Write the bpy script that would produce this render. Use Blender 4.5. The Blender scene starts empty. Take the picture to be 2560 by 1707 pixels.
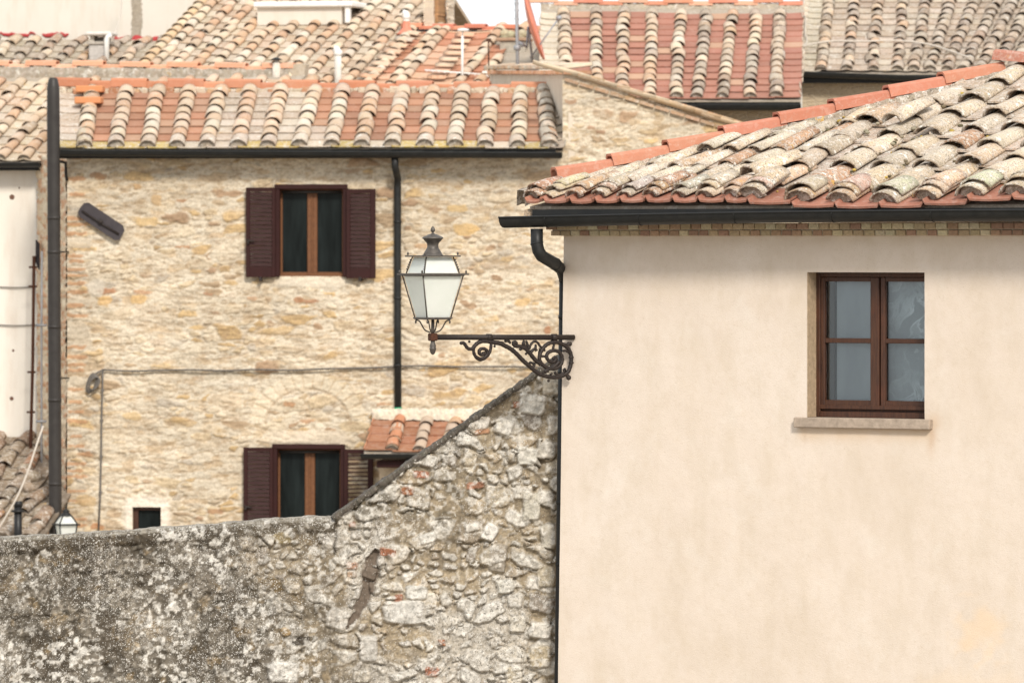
import bpy, math, random
import numpy as np
from mathutils import Vector, Matrix

# ---------------------------------------------------------------- camera, sky, sun
SC = bpy.context.scene
FP = 15200.0            # focal length in photo pixels (photo 2560 wide)
HZ = 620.0              # photo row of eye level
CAMZ = 9.0
cam_d = bpy.data.cameras.new("camera")
cam = bpy.data.objects.new("camera", cam_d)
SC.collection.objects.link(cam)
SC.camera = cam
cam.location = (0, 0, CAMZ)
cam.rotation_euler = (math.radians(90), 0, 0)
cam_d.sensor_width = 36.0
cam_d.lens = FP / 2560.0 * 36.0
cam_d.shift_y = -(853.5 - HZ) / 2560.0
cam_d.clip_end = 3000
cam_d.clip_start = 0.5
cam_d.dof.use_dof = True
cam_d.dof.focus_distance = 40.2
cam_d.dof.aperture_fstop = 8.5

SUN_EL, SUN_AZ = 35.0, 14.0     # azimuth: degrees to the right of the camera's back
W = bpy.data.worlds.new("World")
SC.world = W
W.use_nodes = True
wn = W.node_tree.nodes
bg = wn.get("Background") or wn.new("ShaderNodeBackground")
out = wn.get("World Output") or wn.new("ShaderNodeOutputWorld")
W.node_tree.links.new(bg.outputs[0], out.inputs[0])
sky = wn.new("ShaderNodeTexSky")
sky.sky_type = 'NISHITA'
sky.sun_disc = False
sky.sun_elevation = math.radians(SUN_EL)
sky.sun_rotation = math.radians(180 - SUN_AZ)
sky.air_density = 1.0
sky.dust_density = 2.0
sky.ozone_density = 0.6
# thin bright cloud over most of the sky, blue showing through in places
wtc = wn.new("ShaderNodeTexCoord"); wno = wn.new("ShaderNodeTexNoise"); wrp = wn.new("ShaderNodeValToRGB"); wmx = wn.new("ShaderNodeMix")
wmx.data_type = 'RGBA'
wno.inputs["Scale"].default_value = 2.2; wno.inputs["Detail"].default_value = 6
wrp.color_ramp.elements[0].position = .22; wrp.color_ramp.elements[0].color = (.35, .35, .35, 1)
wrp.color_ramp.elements[1].position = .42; wrp.color_ramp.elements[1].color = (1, 1, 1, 1)
WL = W.node_tree.links
WL.new(wtc.outputs["Generated"], wno.inputs["Vector"]); WL.new(wno.outputs[0], wrp.inputs[0]); WL.new(wrp.outputs[0], wmx.inputs[0])
WL.new(sky.outputs[0], wmx.inputs[6]); wmx.inputs[7].default_value = (6.4, 6.55, 6.7, 1)
WL.new(wmx.outputs[2], bg.inputs[0])
bg.inputs[1].default_value = 0.127
sun_d = bpy.data.lights.new("sun", 'SUN')
sun = bpy.data.objects.new("sun", sun_d)
SC.collection.objects.link(sun)
sun_d.energy = 2.35
sun_d.angle = math.radians(10.0)
sun_d.color = (1.0, 0.93, 0.83)
_e, _a = math.radians(SUN_EL), math.radians(SUN_AZ)
_d = Vector((math.cos(_e) * math.sin(_a), -math.cos(_e) * math.cos(_a), math.sin(_e)))
sun.rotation_euler = _d.to_track_quat('Z', 'Y').to_euler()
sun.location = (10, -10, 40)
SC.view_settings.view_transform = 'Standard'
SC.view_settings.look = 'None'
SC.view_settings.exposure = 0.52
SC.view_settings.gamma = 1.0
SC.render.engine = 'CYCLES'
SC.cycles.use_denoising = True
SC.cycles.max_bounces = 6

RNG = random.Random(11)
NR = np.random.RandomState(5)

# ---------------------------------------------------------------- numpy noise
def _hash(ix, iy, seed):
    h = (ix.astype(np.int64) * 374761393 + iy.astype(np.int64) * 668265263 + int(seed) * 974634777) & 0xffffffff
    h = ((h ^ (h >> 13)) * 1274126177) & 0xffffffff
    h = ((h ^ (h >> 16)) * 2246822519) & 0xffffffff
    h = h ^ (h >> 15)
    return (h & 0xffffff) / float(0xffffff)

def vnoise(x, y, seed=0):
    ix, iy = np.floor(x), np.floor(y)
    fx, fy = x - ix, y - iy
    fx = fx * fx * fx * (fx * (fx * 6 - 15) + 10); fy = fy * fy * fy * (fy * (fy * 6 - 15) + 10)
    a, b = _hash(ix, iy, seed), _hash(ix + 1, iy, seed)
    c, d = _hash(ix, iy + 1, seed), _hash(ix + 1, iy + 1, seed)
    return a + (b - a) * fx + (c - a) * fy + (a - b - c + d) * fx * fy

def fbm(x, y, seed=0, octv=4, gain=.5):
    s = np.zeros_like(x); amp = 1.0; tot = 0
    for o in range(octv):
        s += amp * vnoise(x * 2 ** o + o * 17.3, y * 2 ** o - o * 9.1, seed + o * 7)
        tot += amp; amp *= gain
    return s / tot

def worley(x, y, seed=0, jit=.85):
    ix, iy = np.floor(x), np.floor(y)
    f1 = np.full_like(x, 9.0); f2 = np.full_like(x, 9.0); idn = np.zeros_like(x); id2 = np.zeros_like(x)
    for dx in (-1, 0, 1):
        for dy in (-1, 0, 1):
            cx, cy = ix + dx, iy + dy
            px = cx + .5 + (_hash(cx, cy, seed) - .5) * jit
            py = cy + .5 + (_hash(cx, cy, seed + 1) - .5) * jit
            d = (np.abs(px - x) ** 2.6 + np.abs(py - y) ** 2.6) ** (1 / 2.6)
            h, h2 = _hash(cx, cy, seed + 2), _hash(cx, cy, seed + 3)
            near = d < f1
            f2 = np.where(near, f1, np.minimum(f2, d))
            idn = np.where(near, h, idn); id2 = np.where(near, h2, id2)
            f1 = np.where(near, d, f1)
    return f1, f2, idn, id2

def sstep(a, b, x):
    t = np.clip((x - a) / (b - a), 0, 1)
    return t * t * (3 - 2 * t)

def lerp(a, b, t):
    return a + (b - a) * t

def n1(x, seed):
    return float(vnoise(np.array([float(x)]), np.array([seed * 1.7]), seed)[0])

# ---------------------------------------------------------------- frames: photo ray -> local coordinates of a facade
class Fr:
    """vertical facade plane: local x along it, local y into the building, z up; rotated by a about z"""
    def __init__(s, px, Y, a_deg):
        s.a = math.radians(a_deg)
        s.o = Vector(((px - 1280) / FP * Y, Y, 0))
        s.c, s.s_ = math.cos(s.a), math.sin(s.a)
    def inv(s, v):
        return Vector((v.x * s.c - v.y * s.s_, v.x * s.s_ + v.y * s.c, v.z))
    def world(s, l):
        l = Vector(l)
        return s.o + Vector((l.x * s.c + l.y * s.s_, -l.x * s.s_ + l.y * s.c, l.z))
    def ray(s, px, py):
        C = s.inv(Vector((0, 0, CAMZ)) - s.o)
        d = s.inv(Vector(((px - 1280) / FP, 1, (HZ - py) / FP)))
        return C, d
    def loc(s, px, py, y=0.0):
        C, d = s.ray(px, py)
        t = (y - C.y) / d.y
        return C + d * t
    def slope(s, px, py, ye, ze, tanp):
        C, d = s.ray(px, py)
        t = (ze + (C.y - ye) * tanp - C.z) / (d.z - d.y * tanp)
        return C + d * t
    def proj(s, l):
        w = s.world(l)
        return 1280 + w.x / w.y * FP, HZ - (w.z - CAMZ) / w.y * FP

# ---------------------------------------------------------------- objects
COL = SC.collection
def empty(name, fr=None, loc=None, rz=0.0, label=None, cat=None, group=None, kind=None):
    o = bpy.data.objects.new(name, None); COL.objects.link(o)
    o.empty_display_size = .3
    if fr is not None:
        o.location = fr.o; o.rotation_euler = (0, 0, -fr.a)
    else:
        o.location = loc; o.rotation_euler = (0, 0, rz)
    tag(o, label, cat, group, kind)
    return o

def tag(o, label=None, cat=None, group=None, kind=None):
    if label: o["label"] = label
    if cat: o["category"] = cat
    if group: o["group"] = group
    if kind: o["kind"] = kind
    return o

class MB:
    def __init__(s):
        s.v, s.f, s.c, s.w, s.n = [], [], [], [], 0
        s.sm = []
    def add(s, verts, faces, col=(.5, .5, .5), wx=0.0, smooth=True):
        verts = np.asarray(verts, dtype=np.float64).reshape(-1, 3)
        b = s.n
        s.v.append(verts); n = len(verts); s.n += n
        s.f.extend([tuple(i + b for i in f) for f in faces])
        s.sm.extend([smooth] * len(faces))
        c = np.asarray(col, dtype=np.float64)
        s.c.append(np.tile(c, (n, 1)) if c.ndim == 1 else c)
        s.w.append(np.full(n, float(wx)) if np.ndim(wx) == 0 else np.asarray(wx))
        return b
    def box(s, a, b, col=(.5, .5, .5), wx=0.0, jit=0.0, bev=0.0):
        x0, x1 = sorted((a[0], b[0])); y0, y1 = sorted((a[1], b[1])); z0, z1 = sorted((a[2], b[2]))
        if bev > 0:
            bev = min(bev, (x1 - x0) * .45, (y1 - y0) * .45, (z1 - z0) * .45)
            P = []
            for X, sx in ((x0, 1), (x1, -1)):
                for Y, sy in ((y0, 1), (y1, -1)):
                    for Z, sz in ((z0, 1), (z1, -1)):
                        P += [(X, Y + sy * bev, Z + sz * bev), (X + sx * bev, Y, Z + sz * bev), (X + sx * bev, Y + sy * bev, Z)]
            idx = lambda i, j, k, t: (i * 4 + j * 2 + k) * 3 + t
            F = []
            for i, fl in ((0, 0), (1, 1)):
                q = [idx(i, 0, 0, 0), idx(i, 0, 1, 0), idx(i, 1, 1, 0), idx(i, 1, 0, 0)]; F.append(q[::-1] if fl else q)
            for j, fl in ((0, 1), (1, 0)):
                q = [idx(0, j, 0, 1), idx(0, j, 1, 1), idx(1, j, 1, 1), idx(1, j, 0, 1)]; F.append(q[::-1] if fl else q)
            for k, fl in ((0, 0), (1, 1)):
                q = [idx(0, 0, k, 2), idx(0, 1, k, 2), idx(1, 1, k, 2), idx(1, 0, k, 2)]; F.append(q[::-1] if fl else q)
            for i in (0, 1):
                for j in (0, 1):
                    F.append([idx(i, j, 0, 0), idx(i, j, 0, 1), idx(i, j, 1, 1), idx(i, j, 1, 0)])
                for k in (0, 1):
                    F.append([idx(i, 0, k, 0), idx(i, 0, k, 2), idx(i, 1, k, 2), idx(i, 1, k, 0)])
            for j in (0, 1):
                for k in (0, 1):
                    F.append([idx(0, j, k, 1), idx(0, j, k, 2), idx(1, j, k, 2), idx(1, j, k, 1)])
            for i in (0, 1):
                for j in (0, 1):
                    for k in (0, 1):
                        F.append([idx(i, j, k, 0), idx(i, j, k, 1), idx(i, j, k, 2)])
            P = np.array(P)
        else:
            P = np.array([(x, y, z) for x in (x0, x1) for y in (y0, y1) for z in (z0, z1)])
            F = [(0, 1, 3, 2), (4, 6, 7, 5), (0, 4, 5, 1), (2, 3, 7, 6), (0, 2, 6, 4), (1, 5, 7, 3)]
        if jit: P = P + NR.uniform(-jit, jit, P.shape)
        s.add(P, F, col, wx, smooth=False)
    def tube(s, path, r, n=10, col=(.5, .5, .5), cap=True, wx=0.0):
        path = [Vector(p) for p in path]
        m = len(path)
        rs = r if hasattr(r, '__len__') else [r] * m
        P = []; prev = None
        for i, p in enumerate(path):
            if i == 0: t = path[1] - p
            elif i == m - 1: t = p - path[i - 1]
            else: t = (path[i + 1] - p).normalized() + (p - path[i - 1]).normalized()
            if t.length < 1e-9: t = Vector((0, 0, 1))
            t.normalize()
            if prev is None:
                up = Vector((0, 0, 1)) if abs(t.z) < .9 else Vector((0, 1, 0))
                u = t.cross(up).normalized()
            else:
                u = (prev - t * prev.dot(t))
                u = u.normalized() if u.length > 1e-6 else t.orthogonal().normalized()
            prev = u
            w = t.cross(u)
            k = 1.0
            if 0 < i < m - 1:
                cs = max(.5, t.dot((p - path[i - 1]).normalized())); k = 1 / cs
            for j in range(n):
                an = 2 * math.pi * j / n
                P.append(p + u * math.cos(an) * rs[i] * 1.0 + w * math.sin(an) * rs[i] * 1.0)
        F = []
        for i in range(m - 1):
            for j in range(n):
                a, b = i * n + j, i * n + (j + 1) % n
                F.append((a, b, b + n, a + n))
        if cap:
            F.append(tuple(range(n))[::-1]); F.append(tuple(range((m - 1) * n, m * n)))
        s.add(P, F, col, wx)
    def lathe(s, c, prof, n=20, col=(.5, .5, .5), wx=0.0, axis=None, sq=None):
        """prof: (radius, height) pairs, revolved about z at c (or about axis)"""
        P = []
        for r, h in prof:
            for j in range(n):
                an = 2 * math.pi * j / n
                P.append((r * math.cos(an), r * math.sin(an), h))
        P = np.array(P)
        if axis is not None:
            M = np.array(Vector(axis).to_track_quat('Z', 'Y').to_matrix())
            P = P @ M.T
        P = P + np.array(c)
        F = []
        m = len(prof)
        for i in range(m - 1):
            for j in range(n):
                a, b = i * n + j, i * n + (j + 1) % n
                F.append((a, b, b + n, a + n))
        F.append(tuple(range(n))[::-1]); F.append(tuple(range((m - 1) * n, m * n)))
        s.add(P, F, col, wx)
    def prism(s, poly, y0, y1, col=(.5, .5, .5), wx=0.0):
        """poly in (x,z), extruded from y0 to y1"""
        n = len(poly)
        P = [(x, y0, z) for x, z in poly] + [(x, y1, z) for x, z in poly]
        F = [tuple(range(n)), tuple(range(n, 2 * n))[::-1]]
        for i in range(n):
            j = (i + 1) % n
            F.append((i, i + n, j + n, j))
        s.add(P, F, col, wx, smooth=False)
    def build(s, name, mat, parent=None, loc=None, fixn=False, smooth_angle=None):
        me = bpy.data.meshes.new(name)
        V = np.concatenate(s.v) if s.v else np.zeros((0, 3))
        if loc is not None: V = V - np.array(loc)
        me.from_pydata(V.tolist(), [], s.f)
        me.polygons.foreach_set("use_smooth", s.sm)
        at = me.color_attributes.new("Col", 'FLOAT_COLOR', 'POINT')
        C = np.concatenate(s.c); C4 = np.ones((len(C), 4)); C4[:, :3] = C[:, :3]
        at.data.foreach_set("color", C4.astype(np.float32).ravel())
        wa = me.attributes.new("wx", 'FLOAT', 'POINT')
        wa.data.foreach_set("value", np.concatenate(s.w).astype(np.float32))
        me.materials.append(mat)
        me.update()
        if fixn or smooth_angle is not None:
            import bmesh
            bm = bmesh.new(); bm.from_mesh(me)
            if fixn: bmesh.ops.recalc_face_normals(bm, faces=bm.faces)
            if smooth_angle is not None:
                for e in bm.edges:
                    if len(e.link_faces) == 2 and e.calc_face_angle(0) > math.radians(smooth_angle): e.smooth = False
            bm.to_mesh(me); bm.free()
        o = bpy.data.objects.new(name, me); COL.objects.link(o)
        if parent is not None: o.parent = parent
        if loc is not None: o.location = loc
        return o

def grid_mesh(name, X, Y, Z, C, WX, keep, mat, parent=None):
    """regular grid (rows x cols arrays) as one mesh; keep: boolean per quad"""
    r, c = X.shape
    idx = np.arange(r * c).reshape(r, c)
    q = np.stack([idx[:-1, :-1], idx[:-1, 1:], idx[1:, 1:], idx[1:, :-1]], -1)[keep]
    used = np.zeros(r * c, bool); used[q.ravel()] = True
    remap = np.cumsum(used) - 1
    q = remap[q].astype(np.int32)
    V = np.stack([X, Y, Z], -1).reshape(-1, 3)[used].astype(np.float32)
    me = bpy.data.meshes.new(name)
    me.vertices.add(len(V)); me.vertices.foreach_set("co", V.ravel())
    me.loops.add(q.size); me.loops.foreach_set("vertex_index", q.ravel())
    me.polygons.add(len(q))
    me.polygons.foreach_set("loop_start", np.arange(0, q.size, 4, dtype=np.int32))
    me.polygons.foreach_set("loop_total", np.full(len(q), 4, dtype=np.int32))
    me.polygons.foreach_set("use_smooth", np.ones(len(q), bool))
    me.update(calc_edges=True)
    at = me.color_attributes.new("Col", 'FLOAT_COLOR', 'POINT')
    C4 = np.ones((len(V), 4), np.float32); C4[:, :3] = C.reshape(-1, 3)[used]
    at.data.foreach_set("color", C4.ravel())
    wa = me.attributes.new("wx", 'FLOAT', 'POINT')
    wa.data.foreach_set("value", WX.reshape(-1)[used].astype(np.float32))
    me.materials.append(mat)
    o = bpy.data.objects.new(name, me); COL.objects.link(o)
    if parent is not None: o.parent = parent
    return o

# ---------------------------------------------------------------- materials
class NT:
    def __init__(s, name):
        s.m = bpy.data.materials.new(name); s.m.use_nodes = True
        s.t = s.m.node_tree; s.n = s.t.nodes; s.L = s.t.links
        s.b = s.n["Principled BSDF"]
        tc = s.n.new("ShaderNodeTexCoord"); s.obj = tc.outputs["Object"]
    def _in(s, sock, v):
        if isinstance(v, bpy.types.NodeSocket): s.L.new(v, sock)
        elif v is not None:
            if sock.type == 'RGBA' and not hasattr(v, '__len__'): v = (v, v, v, 1)
            if sock.type == 'RGBA' and len(v) == 3: v = (*v, 1)
            sock.default_value = v
    def mapping(s, scale=(1, 1, 1), rot=(0, 0, 0), loc=(0, 0, 0)):
        m = s.n.new("ShaderNodeMapping"); s.L.new(s.obj, m.inputs[0])
        m.inputs["Scale"].default_value = scale; m.inputs["Rotation"].default_value = rot; m.inputs["Location"].default_value = loc
        return m.outputs[0]
    def noise(s, scale, detail=4, rough=.55, vec=None, dist=0.0):
        n = s.n.new("ShaderNodeTexNoise"); s.L.new(vec or s.obj, n.inputs["Vector"])
        n.inputs["Scale"].default_value = scale; n.inputs["Detail"].default_value = detail
        n.inputs["Roughness"].default_value = rough; n.inputs["Distortion"].default_value = dist
        return n.outputs[0]
    def voro(s, scale, feature='F1', vec=None, out="Distance", rnd=1.0):
        n = s.n.new("ShaderNodeTexVoronoi"); n.feature = feature; s.L.new(vec or s.obj, n.inputs["Vector"])
        n.inputs["Scale"].default_value = scale; n.inputs["Randomness"].default_value = rnd
        return n.outputs[out]
    def ramp(s, fac, stops):
        n = s.n.new("ShaderNodeValToRGB"); s._in(n.inputs[0], fac)
        e = n.color_ramp.elements
        while len(e) < len(stops): e.new(.5)
        for el, (p, c) in zip(e, stops):
            el.position = p; el.color = (c, c, c, 1) if not hasattr(c, '__len__') else (*c, 1)
        return n.outputs[0]
    def mix(s, fac, a, b, mode='MIX'):
        n = s.n.new("ShaderNodeMix"); n.data_type = 'RGBA'; n.blend_type = mode
        s._in(n.inputs[0], fac); s._in(n.inputs[6], a); s._in(n.inputs[7], b)
        return n.outputs[2]
    def math(s, op, a, b=0.0):
        n = s.n.new("ShaderNodeMath"); n.operation = op
        s._in(n.inputs[0], a); s._in(n.inputs[1], b); return n.outputs[0]
    def attr(s, name, fac=False):
        n = s.n.new("ShaderNodeAttribute"); n.attribute_name = name
        return n.outputs["Fac" if fac else "Color"]
    def bump(s, h, strength=.5, dist=.01, prev=None):
        n = s.n.new("ShaderNodeBump"); s._in(n.inputs["Height"], h)
        n.inputs["Strength"].default_value = strength; n.inputs["Distance"].default_value = dist
        if prev is not None: s.L.new(prev, n.inputs["Normal"])
        return n.outputs[0]
    def out(s, col, rough=.85, normal=None, metal=0.0, spec=.3):
        s._in(s.b.inputs["Base Color"], col); s._in(s.b.inputs["Roughness"], rough)
        s.b.inputs["Metallic"].default_value = metal
        s.b.inputs["Specular IOR Level"].default_value = spec
        if normal is not None: s.L.new(normal, s.b.inputs["Normal"])
        return s.m

def m_tile(name, lich=1.0, fine=1.0, dark=1.0):
    t = NT(name)
    base = t.attr("Col"); wx = t.attr("wx", True)
    big = t.noise(9 * fine, 5, .6)
    c = t.mix(t.math('MULTIPLY', t.ramp(big, [(.35, .0), (.75, .6)]), t.math('ADD', wx, .15)), base, t.mix(.5, base, (.60, .44, .30)))
    # pale grey crust of lichen
    l1 = t.ramp(t.noise(17 * fine, 6, .68, dist=.6), [(.5, 0), (.56, 1)])
    l1 = t.math('MULTIPLY', l1, t.math('MULTIPLY', wx, .8 * lich))
    c = t.mix(l1, c, (.61, .55, .485))
    l2 = t.ramp(t.noise(10 * fine, 5, .6, vec=t.mapping(loc=(4, 7, 2))), [(.60, 0), (.64, 1)])
    c = t.mix(t.math('MULTIPLY', l2, t.math('MULTIPLY', wx, .9 * lich)), c, (.80, .78, .72))
    d1 = t.ramp(t.noise(60 * fine, 4, .7, vec=t.mapping(loc=(1, 3, 9))), [(.52, 0), (.60, 1)])
    c = t.mix(t.math('MULTIPLY', d1, t.math('MULTIPLY', wx, .85 * dark)), c, (.10, .085, .07))
    d2 = t.ramp(t.noise(14 * fine, 5, .6, vec=t.mapping(loc=(8, 1, 5))), [(.55, 0), (.75, 1)])
    c = t.mix(t.math('MULTIPLY', d2, t.math('MULTIPLY', wx, .45 * dark)), c, (.20, .16, .12))
    y1 = t.ramp(t.noise(5.5 * fine, 5, .65, vec=t.mapping(loc=(2, 12, 5))), [(.655, 0), (.69, 1)])
    c = t.mix(t.math('MULTIPLY', y1, t.math('MULTIPLY', wx, .7 * lich)), c, (.58, .33, .05))
    h = t.mix(.5, t.noise(45 * fine, 5, .7), l1)
    return t.out(c, .9, t.bump(h, .5, .006), spec=.15)

def m_attr(name, rough=.85, bump=.3, dist=.01, scale=40, var=.25, spec=.2, speck=0.0):
    t = NT(name)
    c = t.attr("Col")
    n = t.noise(scale, 5, .6)
    c = t.mix(var, c, t.mix(1.0, c, t.ramp(n, [(.25, .45), (.75, 1.5)]), 'MULTIPLY'))
    if speck:
        s1 = t.ramp(t.noise(scale * 3, 3, .7), [(.6, 0), (.66, 1)])
        c = t.mix(t.math('MULTIPLY', s1, speck), c, (.06, .05, .04))
    return t.out(c, rough, t.bump(n, bump, dist), spec=spec)

def m_flat(name, col, rough=.5, metal=0.0, spec=.4, var=.3, scale=20, col2=None, bump=.15):
    t = NT(name)
    n = t.noise(scale, 5, .6)
    c2 = col2 or tuple(x * (1 - var) for x in col)
    c = t.mix(t.ramp(n, [(.35, 0), (.7, 1)]), col, c2)
    return t.out(c, t.ramp(n, [(.3, rough * .85), (.7, min(1, rough * 1.15))]), t.bump(n, bump, .004), metal=metal, spec=spec)

M = {}
M['tile_near'] = m_tile("weathered clay tile", 1.0, 1.6, 1.0)
M['tile'] = m_tile("clay tile", .75, 1.0, .55)
M['tile_dark'] = m_tile("old clay tile", .7, 1.0, .9)
M['mortar'] = m_attr("mortar", .95, .6, .02, 30, .5)
M['brick'] = m_attr("brick", .9, .5, .006, 60, .45)
M['metal_dark'] = m_flat("dark painted metal", (.011, .012, .0125), .5, 0, .3, .35, 14, (.020, .020, .019))
M['metal_brown'] = m_flat("brown grey metal", (.026, .022, .020), .5, 0, .35, .3, 9, (.036, .032, .029))
M['iron'] = m_flat("cast iron", (.020, .016, .015), .55, .2, .35, .3, 60, (.040, .028, .023), bump=.35)
M['lantern_metal'] = m_flat("weathered lantern metal", (.065, .056, .050), .5, .3, .4, .3, 40, (.12, .105, .09), bump=.3)
M['rust'] = m_flat("rusty iron", (.09, .035, .018), .8, 0, .2, .3, 80, (.05, .025, .018), bump=.5)
M['shutter'] = m_flat("maroon paint", (.034, .010, .009), .55, 0, .18, .25, 10, (.027, .009, .008))
M['wood_orange'] = m_flat("varnished pine", (.17, .072, .030), .5, 0, .3, .3, 30, (.12, .048, .020))
M['plate'] = m_flat("anchor plate iron", (.055, .046, .050), .6, .0, .3, .25, 12, (.042, .036, .040))
M['white'] = m_flat("white paint", (.80, .79, .76), .6, 0, .3, .15, 10)
M['grey'] = m_flat("galvanised grey", (.34, .35, .37), .5, .2, .4, .2, 14)
M['concrete'] = m_attr("concrete", .95, .5, .01, 26, .5)
M['stone_far'] = m_attr("cream rubble stone", .95, .55, .012, 34, .35)
M['cable'] = m_flat("old cable", (.16, .145, .13), .7, 0, .2, .2, 40)
M['cable_white'] = m_flat("pale cable", (.60, .54, .47), .7, 0, .2, .2, 40)
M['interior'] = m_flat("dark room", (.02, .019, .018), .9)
M['red_metal'] = m_flat("coral painted metal", (.66, .22, .14), .5, 0, .4, .12, 8)
M['red_coat'] = m_flat("red waterproof coat", (.42, .045, .05), .8, 0, .2, .3, 14, (.33, .07, .06))
M['black'] = m_flat("black plastic", (.012, .012, .013), .45)
M['green'] = m_flat("green pipe end", (.05, .34, .18), .5)
def _glass(name, dark, rough=.06):
    t = NT(name)
    n = t.noise(3.2, 3, .5, vec=t.mapping(scale=(3.2, 1, .5)))
    return t.out(t.ramp(n, [(.3, dark), (.7, tuple(min(1, x * 2.6) for x in dark))]), rough, t.bump(n, .05, .01), spec=.08)  # paler upright bands paint in a faint curtain and reflection
M['glass_dark'] = _glass("dark window glass", (.006, .008, .008))
t = NT("clear window glass")
tr = t.n.new("ShaderNodeBsdfTransparent"); gl = t.n.new("ShaderNodeBsdfGlossy"); mx = t.n.new("ShaderNodeMixShader")
gl.inputs["Roughness"].default_value = .04; tr.inputs[0].default_value = (.88, .92, .93, 1)
fr_ = t.n.new("ShaderNodeFresnel"); fr_.inputs[0].default_value = 1.5
nn = t.noise(3.0, 3, .5)
b_ = t.bump(nn, .04, .02); t.L.new(b_, gl.inputs["Normal"])
fm = t.math('ADD', fr_.outputs[0], .01)
t.L.new(fm, mx.inputs[0]); t.L.new(tr.outputs[0], mx.inputs[1]); t.L.new(gl.outputs[0], mx.inputs[2])
t.L.new(mx.outputs[0], t.n["Material Output"].inputs[0])
M['glass'] = t.m
# net curtain (right house window): grey cloth with soft folds
t = NT("net curtain")
fo = t.noise(4, 3, .5, vec=t.mapping(scale=(2, 1, .6)))
M['curtain'] = t.out(t.ramp(fo, [(.3, (.37, .38, .40)), (.7, (.45, .46, .48))]), .95, t.bump(fo, .2, .01), spec=.05)
t = NT("patterned lace curtain")
fo = t.noise(4, 3, .5, vec=t.mapping(scale=(2, 1, .6)))
pt = t.math('MULTIPLY', t.ramp(t.noise(6.5, 5, .6, dist=1.2), [(.47, 0), (.53, 1), (.60, .25)]), t.ramp(t.noise(2.6, 3, .5, vec=t.mapping(loc=(3, 1, .4))), [(.42, .1), (.6, 1)]))
M['lace'] = t.out(t.mix(pt, t.ramp(fo, [(.3, (.33, .345, .36)), (.7, (.42, .435, .45))]), (.80, .82, .84)), .95, t.bump(fo, .6, .02), spec=.05)
# lantern glass: frosted
t = NT("frosted lantern glass")
tl = t.n.new("ShaderNodeBsdfTranslucent"); tl.inputs[0].default_value = (.96, .98, .95, 1)
m2 = t.n.new("ShaderNodeMixShader"); m2.inputs[0].default_value = .5
n_ = t.noise(9, 4, .6)
t.out(t.ramp(n_, [(.3, (.86, .89, .84)), (.7, (.95, .96, .93))]), .25, spec=.5)
t.L.new(t.b.outputs[0], m2.inputs[1]); t.L.new(tl.outputs[0], m2.inputs[2])
t.L.new(m2.outputs[0], t.n["Material Output"].inputs[0])
M['frost'] = t.m
# brown stained window wood
t = NT("brown stained wood")
w1 = t.noise(30, 5, .6, vec=t.mapping(scale=(3, 3, .25)))
w2 = t.noise(5, 3, .6)
c = t.mix(t.ramp(w1, [(.3, 0), (.7, 1)]), (.035, .015, .010), (.085, .036, .019))
c = t.mix(t.ramp(w2, [(.5, 0), (.75, .7)]), c, (.10, .034, .017))
M['wood_brown'] = t.out(c, .5, t.bump(w1, .3, .004), spec=.35)
# plaster of the near house: warm cream render with faint streaks, patches, pits
t = NT("cream plaster")
st = t.noise(2.6, 6, .62, vec=t.mapping(scale=(2.0, 1, .8)))
pa = t.noise(.9, 5, .6)
gr = t.noise(150, 3, .6)
c = t.ramp(pa, [(.32, (.69, .605, .525)), (.52, (.67, .578, .492)), (.72, (.62, .528, .438))])
c = t.mix(t.ramp(st, [(.45, 0), (.78, .55)]), c, (.54, .45, .34))
c = t.mix(t.ramp(t.noise(3.3, 5, .6, vec=t.mapping(loc=(3, 0, 8))), [(.55, 0), (.8, .5)]), c, (.74, .68, .61))
c = t.mix(t.ramp(t.noise(17, 6, .7), [(.48, 0), (.75, .30)]), c, (.56, .46, .35))
c = t.mix(t.ramp(t.noise(42, 4, .7, vec=t.mapping(loc=(2, 5, 1))), [(.60, 0), (.70, .28)]), c, (.50, .41, .31))
c = t.mix(t.ramp(gr, [(.60, 0), (.70, .38)]), c, (.42, .32, .23))
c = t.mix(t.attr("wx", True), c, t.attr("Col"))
M['plaster'] = t.out(c, .95, t.bump(t.mix(.4, gr, t.noise(24, 5, .65)), .5, .006), spec=.1)
def m_plaster(name, c1, c2, c3, sc=1.2):
    t = NT(name)
    pa = t.noise(sc, 6, .65); st = t.noise(sc * 3, 5, .6, vec=t.mapping(scale=(2.5, 1, .5)))
    c = t.ramp(pa, [(.3, c1), (.7, c2)])
    c = t.mix(t.ramp(st, [(.5, 0), (.75, .6)]), c, c3)
    return t.out(c, .95, t.bump(t.noise(40, 4, .6), .3, .01), spec=.1)
M['plaster_white'] = m_plaster("off white plaster", (.80, .76, .69), (.74, .68, .60), (.64, .55, .46), .8)
M['plaster_grey'] = m_plaster("grey beige plaster", (.68, .63, .56), (.62, .57, .50), (.54, .48, .39), .8)
M['plaster_old'] = m_plaster("old render", (.66, .58, .48), (.56, .48, .39), (.40, .33, .26), 2.2)
# far walls: rubble by bump/colour only (small in the picture)
t = NT("rubble wall")
vv = t.mapping(scale=(8, 8, 19))
vd = t.voro(1, 'DISTANCE_TO_EDGE', vec=vv); vc = t.voro(1, 'F1', vec=vv, out="Color")
c = t.mix(.8, t.ramp(t.math('MULTIPLY', vc, 1.0), [(0, (.36, .27, .18)), (1, (.62, .52, .39))]), t.ramp(t.noise(4, 5, .6), [(.3, (.52, .43, .31)), (.7, (.40, .31, .21))]))
c = t.mix(t.ramp(vd, [(.0, 1), (.1, 0)]), c, (.52, .43, .32))
M['rubble'] = t.out(c, .95, t.bump(t.ramp(vd, [(0, 0), (.15, 1)]), .6, .02), spec=.1)
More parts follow.
